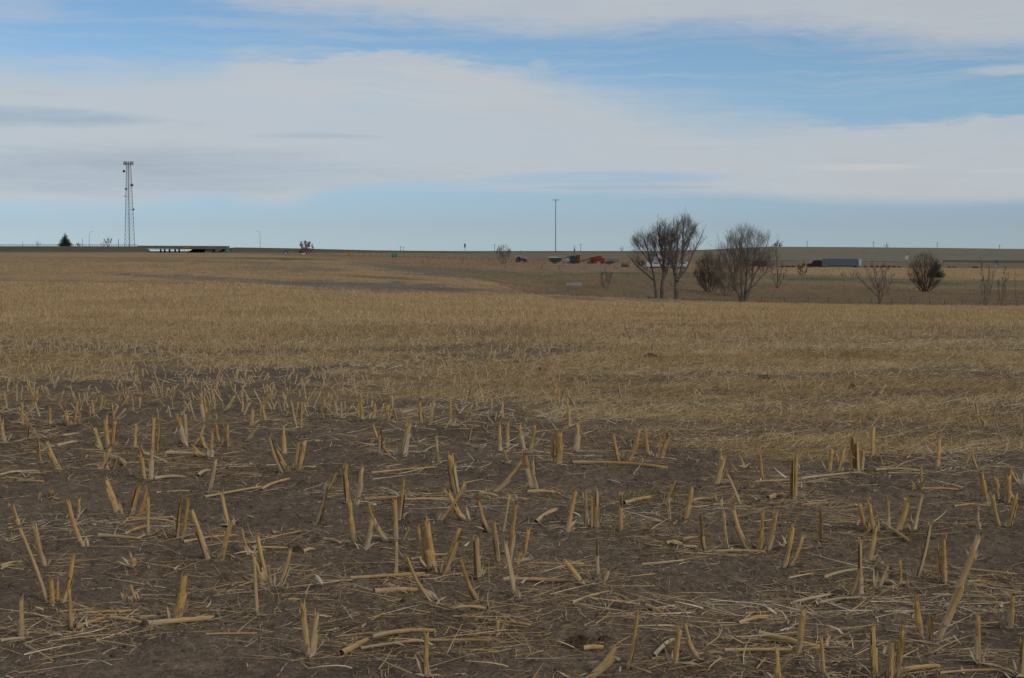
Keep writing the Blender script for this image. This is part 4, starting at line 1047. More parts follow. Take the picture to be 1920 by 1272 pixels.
tree('cottonwood_tree', 'stout bare cottonwood with wide crown, right of three trunks', 'tree', 1269, 559, TD - 4,
     [[(1269, 560), (1268, 540), (1267, 522), (1262, 492), (1258, 455), (1262, 420)], [(1269, 527), (1277, 505), (1280, 470), (1281, 435), (1284, 405)], [(1271, 523), (1287, 500), (1300, 470), (1311, 447), (1320, 428)], [(1266, 515), (1268, 480), (1271, 445), (1270, 410)],
      [(1279, 480), (1290, 455), (1297, 430), (1300, 412)], [(1267, 540), (1258, 533), (1254, 525)]],
     [.46, .26, .20, .22, .13, .08], .46, 3, 9, minr=.0046, ang=(20, 52), env=(1283, 470, 46, 76), start=.42)
tree('cottonwood_tree', 'wide bare tree with many trunks fanning from one base', 'tree', 1390, 569, 186,
     [[(1390, 570), (1383, 548), (1372, 520), (1360, 485), (1348, 455)], [(1391, 570), (1389, 540), (1387, 505), (1384, 470), (1386, 438)], [(1393, 570), (1397, 545), (1400, 510), (1402, 470), (1404, 437)], [(1394, 569), (1403, 540), (1415, 510), (1427, 478), (1436, 448)],
      [(1388, 569), (1378, 535), (1374, 500), (1372, 470), (1378, 450)], [(1396, 568), (1408, 535), (1412, 495), (1418, 465), (1422, 448)], [(1385, 552), (1366, 530), (1352, 512), (1344, 490)], [(1397, 550), (1420, 525), (1436, 505), (1446, 480)]],
     [.17, .19, .19, .17, .13, .13, .10, .10], .46, 3, 9, minr=.0046, ang=(18, 48), env=(1395, 490, 72, 76), start=.38)
tree('bare_bush', 'dense dark bare thicket between the two big bare trees', 'bush', 1328, 548, -208,
     [[(1328, 550), (1318, 520), (1308, 495), (1304, 480)], [(1330, 550), (1328, 515), (1326, 485), (1324, 472)], [(1334, 550), (1342, 520), (1348, 495), (1346, 478)], [(1325, 549), (1310, 525), (1301, 512)], [(1338, 548), (1352, 528), (1358, 508)], [(1331, 550), (1336, 510), (1338, 480)], [(1326, 549), (1316, 505), (1314, 482)]],
     [.10] * 7, .48, 3, 9, (M_BARK2, M_TWIG2), ang=(22, 62), minr=.008, start=.04, env=(1328, 512, 34, 44))
tree('bare_bush', 'low grey brush under the left side of the fanning tree', 'bush', 1362, 555, -208,
     [[(1362, 555), (1355, 532), (1350, 510)], [(1364, 555), (1366, 525), (1362, 500)], [(1360, 555), (1348, 538), (1340, 524)], [(1368, 555), (1378, 532), (1382, 510)], [(1370, 555), (1390, 538), (1402, 520)]], [.06] * 5, .48, 3, 8, (M_BARK2, M_TWIG3), ang=(25, 60), minr=.01, start=.1)
tree('bare_tree', 'small sparse bare tree with open forked branches', 'tree', 1648, 571, 190,
     [[(1648, 572), (1646, 552), (1634, 530), (1622, 512)], [(1648, 571), (1647, 545), (1642, 522), (1640, 505)], [(1649, 572), (1655, 545), (1661, 520), (1663, 505)], [(1647, 560), (1634, 545), (1618, 530), (1612, 522)], [(1650, 560), (1662, 545), (1672, 522)], [(1648, 552), (1652, 525), (1651, 508)]],
     [.14, .12, .1, .06, .06, .06], .26, 3, 6, (M_BARK, M_TWIG), minr=.009, wob=.06)
tree('bare_bush', 'big dense dark round bush on the right bank', 'bush', 1733, 547, -208,
     [[(1731, 549), (1722, 520), (1712, 495), (1708, 480)], [(1733, 549), (1728, 510), (1722, 482), (1720, 474)], [(1735, 549), (1740, 510), (1745, 482)], [(1737, 549), (1750, 520), (1758, 497), (1760, 482)], [(1730, 548), (1712, 530), (1702, 518)], [(1738, 548), (1756, 532), (1768, 518)], [(1734, 549), (1734, 505), (1734, 476)], [(1732, 549), (1716, 510), (1704, 500)], [(1736, 549), (1752, 510), (1764, 500)]],
     [.12] * 9, .46, 3, 8, (M_BARK2, M_TWIG2), ang=(22, 66), minr=.0075, start=.05, env=(1734, 512, 40, 44))
tree('sapling', 'thin upright grey sapling, left of the pair at right', 'sapling', 1848, 571, 196,
     [[(1847, 573), (1845, 545), (1843, 520), (1842, 500)], [(1848, 573), (1849, 540), (1850, 512)], [(1849, 573), (1855, 545), (1857, 518)], [(1846, 573), (1839, 550), (1838, 530)]], [.06, .06, .05, .04], .22, 3, 5, (M_TWIG3, M_TWIG3), minr=.008, ang=(12, 30))
tree('sapling', 'thin upright grey sapling, right of the pair at right', 'sapling', 1877, 571, 196,
     [[(1877, 573), (1876, 540), (1876, 512)], [(1878, 573), (1881, 545), (1883, 522)], [(1876, 573), (1871, 550), (1869, 532)]], [.06, .04, .04], .22, 3, 5, (M_TWIG3, M_TWIG3), minr=.008, ang=(12, 30))
tree('sapling', 'faint thin sapling near the right edge of the bank', 'sapling', 1905, 571, 197, [[(1905, 573), (1904, 545), (1905, 520)]], [.05], .25, 2, 5, (M_TWIG3, M_TWIG3), minr=.007, ang=(12, 30))
tree('bare_tree', 'narrow dark shrubby tree right of the fanning tree', 'tree', 1457, 541, -208,
     [[(1457, 542), (1457, 515), (1454, 485), (1455, 462)], [(1458, 541), (1466, 525), (1472, 508)], [(1456, 541), (1450, 520), (1447, 505)], [(1458, 530), (1464, 510), (1466, 498)]], [.12, .08, .08, .06], .26, 3, 6, (M_BARK2, M_TWIG3), minr=.008)
tree('bare_bush', 'small upright shrub in the gully left of cottonwoods', 'bush', 1136, 542, -200,
     [[(1136, 544), (1131, 528), (1128, 516)], [(1137, 544), (1138, 525), (1136, 513)], [(1138, 544), (1143, 528), (1146, 518)], [(1135, 544), (1127, 532)]], [.06, .06, .05, .04], .38, 3, 6, (M_TWIG3, M_TWIG3), minr=.008)
tree('bare_tree', 'bare upright shrubby tree left of the dark tractor', 'tree', 944, 495, -300,
     [[(943, 496), (938, 478), (935, 462)], [(944, 496), (944, 475), (943, 456)], [(946, 496), (950, 475), (953, 460)], [(942, 496), (932, 482), (930, 470)], [(947, 496), (955, 480), (958, 468)]], [.14, .14, .12, .09, .09], .36, 3, 7, (M_TWIG3, M_TWIG3), minr=.010, env=(944, 475, 17, 19))
tree('bare_tree', 'small tree with rusty leaves beside a white sign', 'tree', 573, 477, 700,
     [[(573, 480), (569, 468), (566, 458)], [(574, 480), (574, 464), (572, 452)], [(575, 480), (580, 466), (584, 457)], [(572, 480), (564, 472)], [(576, 480), (588, 468), (590, 462)]], [.22, .22, .2, .14, .14], .36, 3, 6, (M_BARK2, M_TWIG2), minr=.03, leaf=(M_RUSTLEAF, 1100, .13), env=(575, 466, 17, 17))
tree('bare_bush', 'small bare round tree left of the lattice tower', 'tree', 205, 461, 1030,
     [[(205, 463), (201, 456), (199, 452)], [(205, 463), (206, 455), (206, 450)], [(206, 463), (210, 455), (211, 451)]], [.2, .2, .2], .4, 3, 5, (M_TWIG3, M_TWIG3), minr=.035)
tree('bare_bush', 'low bare shrub touching the small round tree near tower', 'bush', 195, 462, 1030, [[(195, 463), (192, 457)], [(196, 463), (196, 455)], [(197, 463), (200, 457)]], [.15] * 3, .4, 2, 6, (M_TWIG3, M_TWIG3), minr=.035)
tree('bare_bush', 'faint bare bush on the road bank at far left', 'bush', 74, 462, 1030, [[(73, 463), (71, 455)], [(74, 463), (74, 453)], [(75, 463), (79, 457)]], [.14] * 3, .4, 2, 6, (M_TWIG3, M_TWIG3), minr=.035)
tree('bare_bush', 'small dark bush between the spruce and the street lamp', 'bush', 150, 462, 1025, [[(149, 463), (147, 458)], [(150, 463), (150, 457)], [(151, 463), (153, 459)]], [.2] * 3, .5, 2, 7, (M_BARK2, M_BARK2), minr=.06)
tree('bare_bush', 'small dark bush in the yellow grass left of the semi truck', 'bush', 1505, 516, -300, [[(1504, 517), (1500, 506), (1498, 502)], [(1505, 517), (1505, 504), (1506, 499)], [(1507, 517), (1512, 507)], [(1503, 517), (1497, 511)]], [.1] * 4, .4, 3, 6, (M_BARK2, M_TWIG2), minr=.02)
tree('bare_bush', 'tiny dark shrub in yellow grass below the semi trailer', 'bush', 1580, 518, -300, [[(1579, 519), (1577, 514)], [(1580, 519), (1581, 512)], [(1582, 519), (1585, 515)]], [.07] * 3, .5, 2, 6, (M_BARK2, M_TWIG2), minr=.02)
tree('bare_bush', 'tiny grey shrub right of the tiny dark one in grass', 'bush', 1600, 519, -300, [[(1598, 520), (1594, 513)], [(1600, 520), (1600, 510)], [(1602, 520), (1607, 513)]], [.06] * 3, .5, 2, 6, (M_TWIG3, M_TWIG3), minr=.016)
tree('bare_bush', 'lone pointed shrub on the right skyline between poles', 'bush', 1660, 464, 1120, [[(1659, 466), (1656, 461)], [(1660, 466), (1660, 457)], [(1661, 466), (1663, 460)]], [.16] * 3, .4, 2, 6, (M_BARK2, M_TWIG2), minr=.05)
tree('bare_bush', 'round dark bush on the skyline above the fanning tree', 'bush', 1457, 463, 1075, [[(1455, 465), (1452, 458)], [(1457, 465), (1457, 455)], [(1458, 465), (1462, 458)], [(1456, 465), (1450, 461)], [(1458, 465), (1464, 461)]], [.2] * 5, .5, 3, 6, (M_BARK2, M_TWIG2), minr=.05)
tree('sapling', 'faint bare sapling on the skyline left of cottonwoods', 'sapling', 1166, 471, 980, [[(1166, 473), (1165, 464)], [(1166, 473), (1168, 466)], [(1165, 473), (1162, 466)]], [.12] * 3, .4, 2, 5, (M_TWIG3, M_TWIG3), minr=.03)
tree('bare_bush', 'dark scrubby shrub left of the white trailer', 'bush', 1202, 499.5, -300, [[(1201, 501), (1198, 494)], [(1203, 501), (1203, 492)], [(1204, 501), (1207, 494)]], [.12] * 3, .5, 3, 6, (M_BARK2, M_BARK2), minr=.03)

# fallen limb by the cottonwoods
fl = MB(); k = 214 / FPX; g = ground_at(1222, 214)
fl.tube([(-1.2, 0, .15), (-.4, .1, .3), (.5, 0, .25), (1.3, -.1, .05)], [.05, .09, .11, .12], 7); fl.tube([(-.4, .1, .3), (-.8, .2, .6)], [.05, .03], 5)
o = fl.build('fallen_branch', M_BARK, None, True); o.location = g; tag(o, 'grey fallen branch lying left of the cottonwood trunks', 'branch')

# dark green spruce and juniper
def conifer(name, label, bu, d, wpx, hpx, mat, cat='tree', full=1.0):
    rg = random.Random(int(bu)); root = ground_at(bu, d); k = d / FPX
    o = thing(name, label, cat, root)
    Hh = hpx * k; W = wpx * k / 2
    MB().tube([(0, 0, -.3), (0, 0, Hh * .5), (0, 0, Hh * .97)], [Hh * .03, Hh * .018, .02], 7).build('trunk', M_BARK2, o, True)
    V = []; Fq = []
    nl = 26
    for i in range(nl):
        t = i / nl; z = Hh * (.04 + .94 * t)
        for j in range(int(13 - 7 * t)):
            a = rg.uniform(0, 6.28); L = W * (1 - t) ** .85 * rg.uniform(.7, 1.12) * full + .12
            dx, dy = math.cos(a), math.sin(a); droop = rg.uniform(.05, .35)
            for q in range(9):
                s_ = (q + .5) / 9; c = Vector((dx * L * s_, dy * L * s_, z - droop * L * s_ + .28 * L * s_ * s_))
                for _ in range(2):
                    e = Vector((rg.gauss(0, 1) + dx, rg.gauss(0, 1) + dy, rg.gauss(0, .5))).normalized() * L * .22 * (1.2 - .6 * s_); b = e.orthogonal().normalized() * L * .06
                    n0 = len(V); V += [tuple(c - b), tuple(c + b), tuple(c + e)]; Fq.append((n0, n0 + 1, n0 + 2))
    build_np('crown', V, Fq, mat, o)
    return o
conifer('spruce_tree', 'dark green spruce standing on the far left road bank', 125, 1012, 27, 27, M_NEEDLE)
conifer('juniper_bush', 'dark green juniper inside the big bush on the right bank', 1752, hit(1752, 521, 208).y, 30, 34, M_JUNIPER, 'bush', 1.25)
# row of rust-brown weeds along the far edge of the yellow grass
def weed(u, d, w, h):
    rg = random.Random(int(u * 3)); g = ground_at(u, d); k = d / FPX
    V = []; Fq = []
    for i in range(90):
        a = rg.uniform(0, 6.28); rad = abs(rg.gauss(0, .45)) * w * k / 2; p = Vector((math.cos(a) * rad, math.sin(a) * rad * .7, -.05))
        t = p + Vector((math.cos(a) * w * k * .2, math.sin(a) * w * k * .2, h * k * rg.uniform(.5, 1.05) * (1 - .5 * rad / (w * k)))); b = Vector((rg.gauss(0, 1), rg.gauss(0, 1), 0)).normalized() * .10
        n0 = len(V); V += [tuple(p - b), tuple(p + b), tuple(t + b * .6), tuple(t - b * .6)]; Fq.append((n0, n0 + 1, n0 + 2, n0 + 3))
    o = build_np('rust_weed', V, Fq, M_WEED); o.location = g; return o
M_WEED = paint('dry_rust_weed', (.105, .058, .034), .9, var=.5, scale=1.5)
WD = [(1621, 5, 4), (1632, 7, 4.5), (1643, 4, 4), (1655, 10, 4.5), (1664, 8, 4.5), (1674, 7, 4), (1684, 5, 3.5)]
for i, (u, w, h) in enumerate(WD):
    tag(weed(u, 546, w, h), f'low rust-brown weed clump, {ORD[i]} to the right of the semi trailer', 'weed', 'rust-brown weeds right of the semi trailer')
for i, (u, w, h) in enumerate([(1466, 10, 4), (1475, 12, 4), (1485, 10, 4)]):
    tag(weed(u, 545, w, h), f'red-brown weed clump, {ORD[i]} of three left of the semi truck', 'weed', 'red-brown weeds left of the semi truck')
tag(weed(1826, 546, 12, 4), 'lone rust-brown weed clump left of the blue road sign', 'weed')
tag(weed(1517, 546, 7, 4.5), 'small rust-brown weed clump just left of the semi cab', 'weed')
for i, (u, w, h) in enumerate([(1778, 6, 3), (1787, 6, 3)]):
    tag(weed(u, 546, w, h), f'low ochre weed clump, {ORD[i]} of two right of the big dark bush', 'weed')
# ------------------------------------------------------------------ far structures and vehicles
M_STEEL = paint('galvanised_steel', (.30, .32, .33), .5, .3, var=.2, spec=.4); M_DSTEEL = paint('dark_steel', (.075, .085, .09), .6, .2, var=.3)
M_CONC = paint('concrete', (.33, .32, .30), .9, var=.15, scale=.4, spec=.1); M_WOOD = paint('weathered_post', (.11, .09, .07), .95, var=.4, scale=6, spec=.05)
M_DOOR = paint('rear_door_white', (.34, .35, .36), .5, var=.1); M_DECK = paint('shaded_weathered_concrete', (.165, .16, .15), .9, var=.2, scale=.4, spec=.1); M_DCONC = paint('shaded_concrete', (.10, .097, .09), .9, var=.2); M_SHADEBANK = paint('shaded_bank', (.06, .05, .04), .95, var=.3)
M_ASPH = paint('road_surface', (.25, .24, .225), .9, var=.12, scale=.3, spec=.1)
M_GREEN = paint('sign_green', (.012, .15, .11), .5, var=.1); M_BLUE = paint('sign_blue', (.03, .045, .16), .5, var=.1); M_ORANGE = paint('sign_orange', (.36, .17, .02), .5, var=.1)
M_WHITE = paint('white_paint', (.50, .51, .51), .5, var=.1, dirty=.2); M_YELLOW = paint('sign_yellow', (.26, .195, .04), .5, var=.1)
M_RED = paint('machine_red', (.23, .023, .016), .5, var=.3, scale=1.2); M_RUST = paint('rusty_red', (.085, .026, .018), .8, var=.35); M_MAROON = paint('dark_maroon', (.045, .012, .016), .5, var=.2)
M_CGREEN = paint('cart_green', (.012, .058, .028), .5, var=.2); M_NAVY = paint('navy_blue', (.015, .028, .085), .5, var=.2); M_BLACK = paint('black_rubber', (.022, .022, .022), .85, var=.2)
M_GLASS = paint('tinted_glass', (.03, .04, .045), .15, var=.1, dirty=.1, spec=.5); M_ALU = paint('trailer_aluminium', (.17, .188, .215), .45, .2, var=.08, dirty=.1)
M_DBLUE = paint('dark_slate_panel', (.05, .06, .075), .6, var=.2); M_HAY = paint('weathered_hay', (.17, .115, .065), .95, var=.4, scale=4); M_TARP = paint('grey_tarp', (.48, .48, .47), .8, var=.1)

# roads
def road(name, pts, w, zoff=.12, mat=M_ASPH):
    V = []; Fq = []
    for i, p in enumerate(pts):
        a = pts[max(i - 1, 0)]; b = pts[min(i + 1, len(pts) - 1)]; t = Vector((b[0] - a[0], b[1] - a[1], 0)).normalized(); n = Vector((-t.y, t.x, 0))
        for s_ in (-.5, -.17, .17, .5):
            q = Vector((p[0], p[1], 0)) + n * w * s_; V.append((q.x, q.y, float(H(q.x, q.y)) + zoff))
    for i in range(len(pts) - 1):
        for k in range(3): Fq.append((i * 4 + k, (i + 1) * 4 + k, (i + 1) * 4 + k + 1, i * 4 + k + 1))
    return tag(build_np(name, V, Fq, mat, smooth=True), kind='structure')
def ulist(u0, u1, d, step=12): return [((u - CU) / FPX / CP * d, d) for u in np.arange(u0, u1 + 1, step)]
road('highway', ulist(900, 1700, 728), 20, .25)
M_DASPH = paint('dark_road', (.10, .098, .092), .9, var=.15, scale=.3, spec=.1)
road('overpass_road', ulist(-400, 268, 1000), 9, .05, M_DASPH)
road('overpass_road', ulist(440, 720, 1000), 9, .05, M_DASPH)
road('service_road', ulist(1380, 2000, 600), 9, .05, M_DASPH)
road('farm_track', ulist(1040, 1290, 452, 10), 5, .06, paint('track_dirt', (.26, .215, .165), .95, var=.2, scale=.5, spec=.05))

# overpass bridge
DB = 1002.0
o = thing('overpass_bridge', 'low grey concrete overpass bridge with dark piers at left', 'bridge', ground_at(350, DB))
def bx(u): return (u - CU) / FPX / CP * DB - o.location.x
def bz(v): return CAMZ + slope_z(v) * DB - o.location.z
u0, u1 = 264, 429
dk = MB(); dk.prism([(bx(u0), bz(466.2)), (bx(u1), bz(467.6)), (bx(u1), bz(464.0)), (bx(u0), bz(463.2))], -6, 6); dk.build('deck', M_DECK, o)  # weathered concrete, darkened further to put the deck's shade into its colour
for y in (-6.15, 5.85):
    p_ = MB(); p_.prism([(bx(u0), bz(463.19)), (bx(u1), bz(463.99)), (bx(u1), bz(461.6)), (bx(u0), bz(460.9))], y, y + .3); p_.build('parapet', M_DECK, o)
for u in (303.5, 311, 320, 330.5, 338):
    p_ = MB(); p_.box((bx(u), 0, bz(467) - 2.9), (.95, 1.0, 5.6)); p_.build('pier', M_DCONC, o)  # near-black piers: the shade below the deck is put into their colour
for nm, pl_, y0, y1, mt in (('abutment', [(344, 477), (361, 467.5), (388, 467.5), (388, 477)], 4.2, 5.6, M_SHADEBANK), ('abutment', [(402, 477), (418, 467.6), (429, 467.6), (429, 477)], 4.2, 5.6, M_SHADEBANK), ('slope_paving', [(384, 477), (390, 467.9), (404, 467.9), (400, 477)], -3.5, 4.1, M_CONC)):  # bank abutments painted dark as the shadow triangles under the deck
    ab = MB(); ab.prism([(bx(u), bz(v)) for u, v in pl_], y0, y1); ab.build(nm, mt, o)
gd = MB()
for y in (-4.5, -1.5, 1.5, 4.5): gd.box(((bx(u0) + bx(u1)) / 2, y, bz(467.0) - .15), (bx(u1) - bx(u0) - 2, .5, .34))
gd.build('girder', M_DSTEEL, o)

# lattice tower
TW = 1180.0; tp = ground_at(245.5, TW); k = TW / FPX
zt = CAMZ + slope_z(306) * TW - tp.z
o = thing('lattice_tower', 'tall grey three-legged lattice tower with round dishes', 'tower', tp, R(20))
w0, w1 = 10.6 * k, 4.4 * k
def leg_at(i, z):
    t = z / zt; r = (w0 + (w1 - w0) * t); a = 2 * math.pi * i / 3 + .35
    return Vector((math.cos(a) * r, math.sin(a) * r, z))
for i in range(3): MB().tube([leg_at(i, z) for z in np.linspace(-6, zt * .985, 14)], .17, 6).build('leg', M_DSTEEL, o)
br = MB(); zz = [-4]
while zz[-1] < zt * .96: zz.append(zz[-1] + max(1.5, 3.6 - 2.0 * max(zz[-1], 0) / zt))
for a, b in zip(zz[:-1], zz[1:]):
    for i in range(3):
        j = (i + 1) % 3; br.tube([leg_at(i, a), leg_at(j, b)], .055, 4, False); br.tube([leg_at(j, a), leg_at(i, b)], .055, 4, False); br.tube([leg_at(i, b), leg_at(j, b)], .05, 4, False)
br.build('bracing', M_STEEL, o)
MB().tube([(0, 0, -4), (0, 0, zt)], .10, 6).build('cable_ladder', M_DSTEEL, o)
pl = MB(); pl.lathe([(.6, zt - .35), (3.0, zt - .35), (3.0, zt - .1), (.6, zt - .1)], 12); pl.build('platform', M_STEEL, o)
for i in range(12):
    a = 2 * math.pi * i / 12; p = Vector((math.cos(a) * 3.4, math.sin(a) * 3.4, zt - .1)); MB().box(p, (.62, .5, 2.7)).build('antenna', M_STEEL, o)
def dish(x, v, r, yaw):
    z = CAMZ + slope_z(v) * TW - tp.z
    q = Matrix.Rotation(-R(20), 3, 'Z') @ Vector((x * k, -.9, z))
    d = MB(); ax = Matrix.Rotation(-R(20), 3, 'Z') @ Vector((math.sin(yaw), -math.cos(yaw), 0)); d.cyl(q, ax, r, r * .7, 16); d.tube([q, Vector((q.x * .3, q.y * .3, q.z - .3))], .09, 5); d.build('dish', M_DSTEEL, o)
for x, v, r, yw in ((-8.2, 321.5, 1.0, -.5), (6.4, 347.5, 1.1, .4), (-4.8, 354.8, .8, -.2), (-7.4, 368, .55, -1.2), (8.8, 393, .8, .5)): dish(x, v, r, yw)

# poles and masts
def pole(name, label, cat, u, vt, d, r=.12, arms=(), mat=M_WOOD, vb=None, group=None):
    g = ground_at(u, d); o = thing(name, label, cat, g, group=group); h = CAMZ + slope_z(vt) * d - g.z
    MB().tube([(0, 0, -.4), (0, 0, h)], [r, r * .75], 7).build('pole', mat, o)
    for z, w in arms: MB().box((0, -r * 1.3, h - z), (w, .14, .16)).build('crossarm', mat, o)
    return o, h
o, h = pole('light_mast', 'tall thin high-mast light pole on the middle skyline', 'light mast', 1041.5, 375, 960, .25, mat=M_DSTEEL)
MB().lathe([(.3, h - .25), (1.3, h - .2), (1.3, h + .05), (.3, h + .1)], 12).build('lamp_ring', M_STEEL, o)
for i in range(6):
    a = i * math.pi / 3 + .2; MB().box((math.cos(a) * 1.6, math.sin(a) * 1.6, h - .1), (.8, .6, .35)).build('lamp_head', M_STEEL, o)
def street(label, u, vt, d, sgn):
    o, h = pole('street_lamp', label, 'street lamp', u, vt + 7, d, .14, mat=M_STEEL)
    MB().tube([(0, 0, h), (sgn * .25, 0, h + 1.0), (sgn * .9, 0, h + 1.9), (sgn * 1.7, 0, h + 2.25)], [.10, .09, .08, .07], 6).build('arm', M_STEEL, o)
    MB().box((sgn * 2.0, 0, h + 2.3), (.9, .35, .2)).build('lamp_head', M_STEEL, o)
street('curved-arm street lamp standing just right of the overpass', 489.5, 433, 1006, -1)
street('curved-arm street lamp left of the lattice tower', 170.5, 434, 1006, 1)
for lab, u, vt, d, r, arms in [
    ('thin grey pole between the spruce and the lamp', 157.5, 446, 1012, .14, ()),
    ('short pole on the road bank at far left', 46, 454, 1020, .14, ()),
    ('pole with a box just left of the tower', 224.5, 448, 1040, .2, ((2.2, 1.1),)),
    ('short skyline pole with a side arm, left of the panelled pole', 752, 461.5, 1010, .16, ((.8, 1.6),)),
    ('tiny leaning skyline stake right of the side-arm pole', 757.5, 464, 1012, .12, ((.2, 1.3),)),
    ('thin skyline utility pole left of the bare shrubby tree', 927.5, 458, 1010, .16, ((.6, 1.8),)),
    ('thin skyline utility pole right of the light mast', 1088.5, 457, 1010, .16, ((.8, 2.2),)),
    ('utility pole on the right skyline, leftmost of four', 1511.5, 452, 1110, .17, ((.8, 2.2),)),
    ('utility pole on the right skyline, second of four', 1635.5, 453, 1110, .17, ((.8, 2.2),)),
    ('utility pole on the right skyline, third of four', 1754.5, 454.5, 1150, .17, ((.8, 2.2),)),
    ('utility pole on the right skyline, rightmost of four', 1871, 459, 1180, .17, ((.8, 2.0),))]:
    pole('utility_pole', lab, 'pole', u, vt, d, r, arms, M_WOOD)
for lab, u, vt, d, r in [('thin tall stake in front of the dark tractor', 977, 468, 520, .05), ('thin post in rusty grass left of the shrubby tree', 868.5, 480, 470, .07), ('short dark post in grass right of the green sign', 793, 488, 440, .08),
    ('dark leaning stake below the green grain cart, left one', 1014.5, 494.5, 430, .10), ('dark leaning stake below the green grain cart, right one', 1048, 497.5, 420, .10)]:
    o, h = pole('stake', lab, 'stake', u, vt, d, r)
    if 'leaning' in lab: o.rotation_euler = (0, R(16), 0)

# signs
def sign(label, u, v0, v1, d, wpx, mat, legs=2, diamond=False, marks=None, yaw=0, name='road_sign', cat='sign'):
    g = ground_at(u, d); k = d / FPX; o = thing(name, label, cat, g, yaw)
    zt_, zb = CAMZ + slope_z(v0) * d - g.z, CAMZ + slope_z(v1) * d - g.z; w = wpx * k; zc = (zt_ + zb) / 2
    p_ = MB(); hh = zt_ - zb
    if diamond: p_.box((0, 0, zc), (w * .72, .06, w * .72), Matrix.Rotation(R(45), 3, 'Y'))
    else: p_.box((0, 0, zc), (w, .06, hh))
    p_.build('panel', mat, o)
    for x in ([-w * .3, w * .3] if legs == 2 else [0]): MB().box((x, .09, (max(zb, .5) + zc - .6) / 2), (.13, .1, zc + .6)).build('leg', M_STEEL if legs == 1 else M_WOOD, o)
    for x, z, a, b in (marks or []): MB().box((x * w, -.045, zc + z * hh), (a * w, .02, b * hh)).build('legend', M_WHITE, o)
    return o
LEG = [(-.1, .16, .4, .08), (.05, -.16, .3, .08)]
sign('green road sign at the right end of the overpass', 430, 466.3, 475.8, 905, 12, M_GREEN, marks=LEG)
sign('green two-legged road sign in the rusty grass', 740, 475.8, 482.3, 480, 10, M_GREEN, marks=LEG[:2])
sign('blue road sign left of the rusty-leaved tree', 537, 471, 477.5, 800, 8, M_BLUE, marks=[(0, 0, .4, .3)])
sign('small white sign at the foot of the rusty-leaved tree', 570.5, 474.6, 479, 640, 7, M_WHITE)
sign('orange diamond road sign between tree and green sign', 655.5, 475, 482.5, 600, 10, M_ORANGE, 1, True)
o = sign('small orange board mounted before the overpass railing', 351.5, 463.2, 467, 990, 13, M_ORANGE)
sign('tall narrow sign on two legs on the skyline', 872, 457.2, 464.5, 1000, 3.0, M_WOOD, name='skyline_sign')
sign('dark green panel on two legs behind the grain machines', 1076.7, 466.5, 471.5, 640, 2.7, M_GREEN, name='panel_sign')
sign('grey-white back of a road sign beside the dark bush', 1698, 479.5, 487, 640, 5, M_TARP)
sign('blue road sign at far right above a yellow one', 1866, 488, 497, 440, 5.5, M_BLUE, 1, marks=[(0, -.3, .5, .2)])
sign('small yellow marker sign on a post at far right', 1864.3, 500.5, 506.5, 424, 4.5, M_YELLOW, 1, True)

# fences and guard rails: each a single run of posts
def fence(name, label, cat, us, d, h, r, wires=(), mat=M_WOOD, rail=None, jitter=True, extra=None):
    rg = random.Random(int(us[0])); dd = (lambda u: d) if not callable(d) else d
    g = ground_at(us[0], dd(us[0])); o = thing(name, label, cat, g); tops = []
    for u in us:
        q = ground_at(u, dd(u)) - g; hh = h * (rg.uniform(.8, 1.12) if jitter else 1)
        MB().tube([q + Vector((0, 0, -.3)), q + Vector((rg.gauss(0, .05) if jitter else 0, 0, hh))], [r, r * .9], 6).build('post', mat, o); tops.append(q)
    for z in wires: MB().tube([q + Vector((0, -r - .02, z)) for q in tops], .012, 3).build('wire', M_DSTEEL, o)
    if rail:
        rz, rh = rail; V = MB()
        for a, b in zip(tops[:-1], tops[1:]):
            V.prism([(0, 0)] * 0 + [(a.x, a.z + rz - rh / 2), (b.x, b.z + rz - rh / 2), (b.x, b.z + rz + rh / 2), (a.x, a.z + rz + rh / 2)], a.y - r - .08, a.y - r - .02)
        V.build('rail', M_STEEL if rail[0] < .9 else M_DSTEEL, o)
    return o
fence('guard_rail', 'long guard rail along the road bank at far left', 'guard rail', list(np.arange(-20, 262, 4.0)), 1012, 1.05, .12, mat=M_WOOD, rail=(.95, .3), jitter=False)
fence('guard_rail', 'dark-posted guard rail along the road at far right', 'guard rail', list(np.arange(1766, 1935, 3.4)), 700, 1.0, .20, mat=M_BLACK, rail=(.9, .35), jitter=False)
fence('wire_fence', 'wire fence of thin posts crossing behind the farm machines', 'fence', list(np.arange(664, 1216, 10.5)), lambda u: float(np.interp(u, [660, 850, 1000, 1220], [700, 560, 505, 490])), 1.35, .06, (.5, .9, 1.25))
fence('wire_fence', 'old wire fence posts along the edge of the gully', 'fence', [1428, 1470, 1514, 1552, 1592, 1632, 1670, 1706, 1742, 1770, 1802, 1835, 1870, 1905, 1945], 207.5, .95, .045, (.45, .8))

# culvert slab in the gully
g = ground_at(1076, 296); o = thing('culvert_slab', 'pale grey concrete culvert slab in the gully bank', 'culvert', g, R(-8))
c_ = MB(); c_.prism([(-1.7, -.4), (1.7, -.4), (1.2, .42), (-.2, .55), (-1.55, .35)], -.5, .6); c_.build('slab', M_CONC, o)
c_ = MB(); c_.box((0, .75, .42), (3.0, .28, .26)); c_.build('headwall', M_CONC, o)

# vehicles and farm machines ------------------------------------------------------------
def wheel(o, x, y, r, w, rim=M_STEEL, name='wheel'):
    wv = MB().cyl((x, y, r), (0, 1, 0), r, w, 18).build(name, M_BLACK, o); MB().cyl((x, y, r), (0, 1, 0), r * .5, w + .06, 12).build('rim', rim, wv)
def at(u, d, dz=0): q = ground_at(u, d); q.z += dz; return q
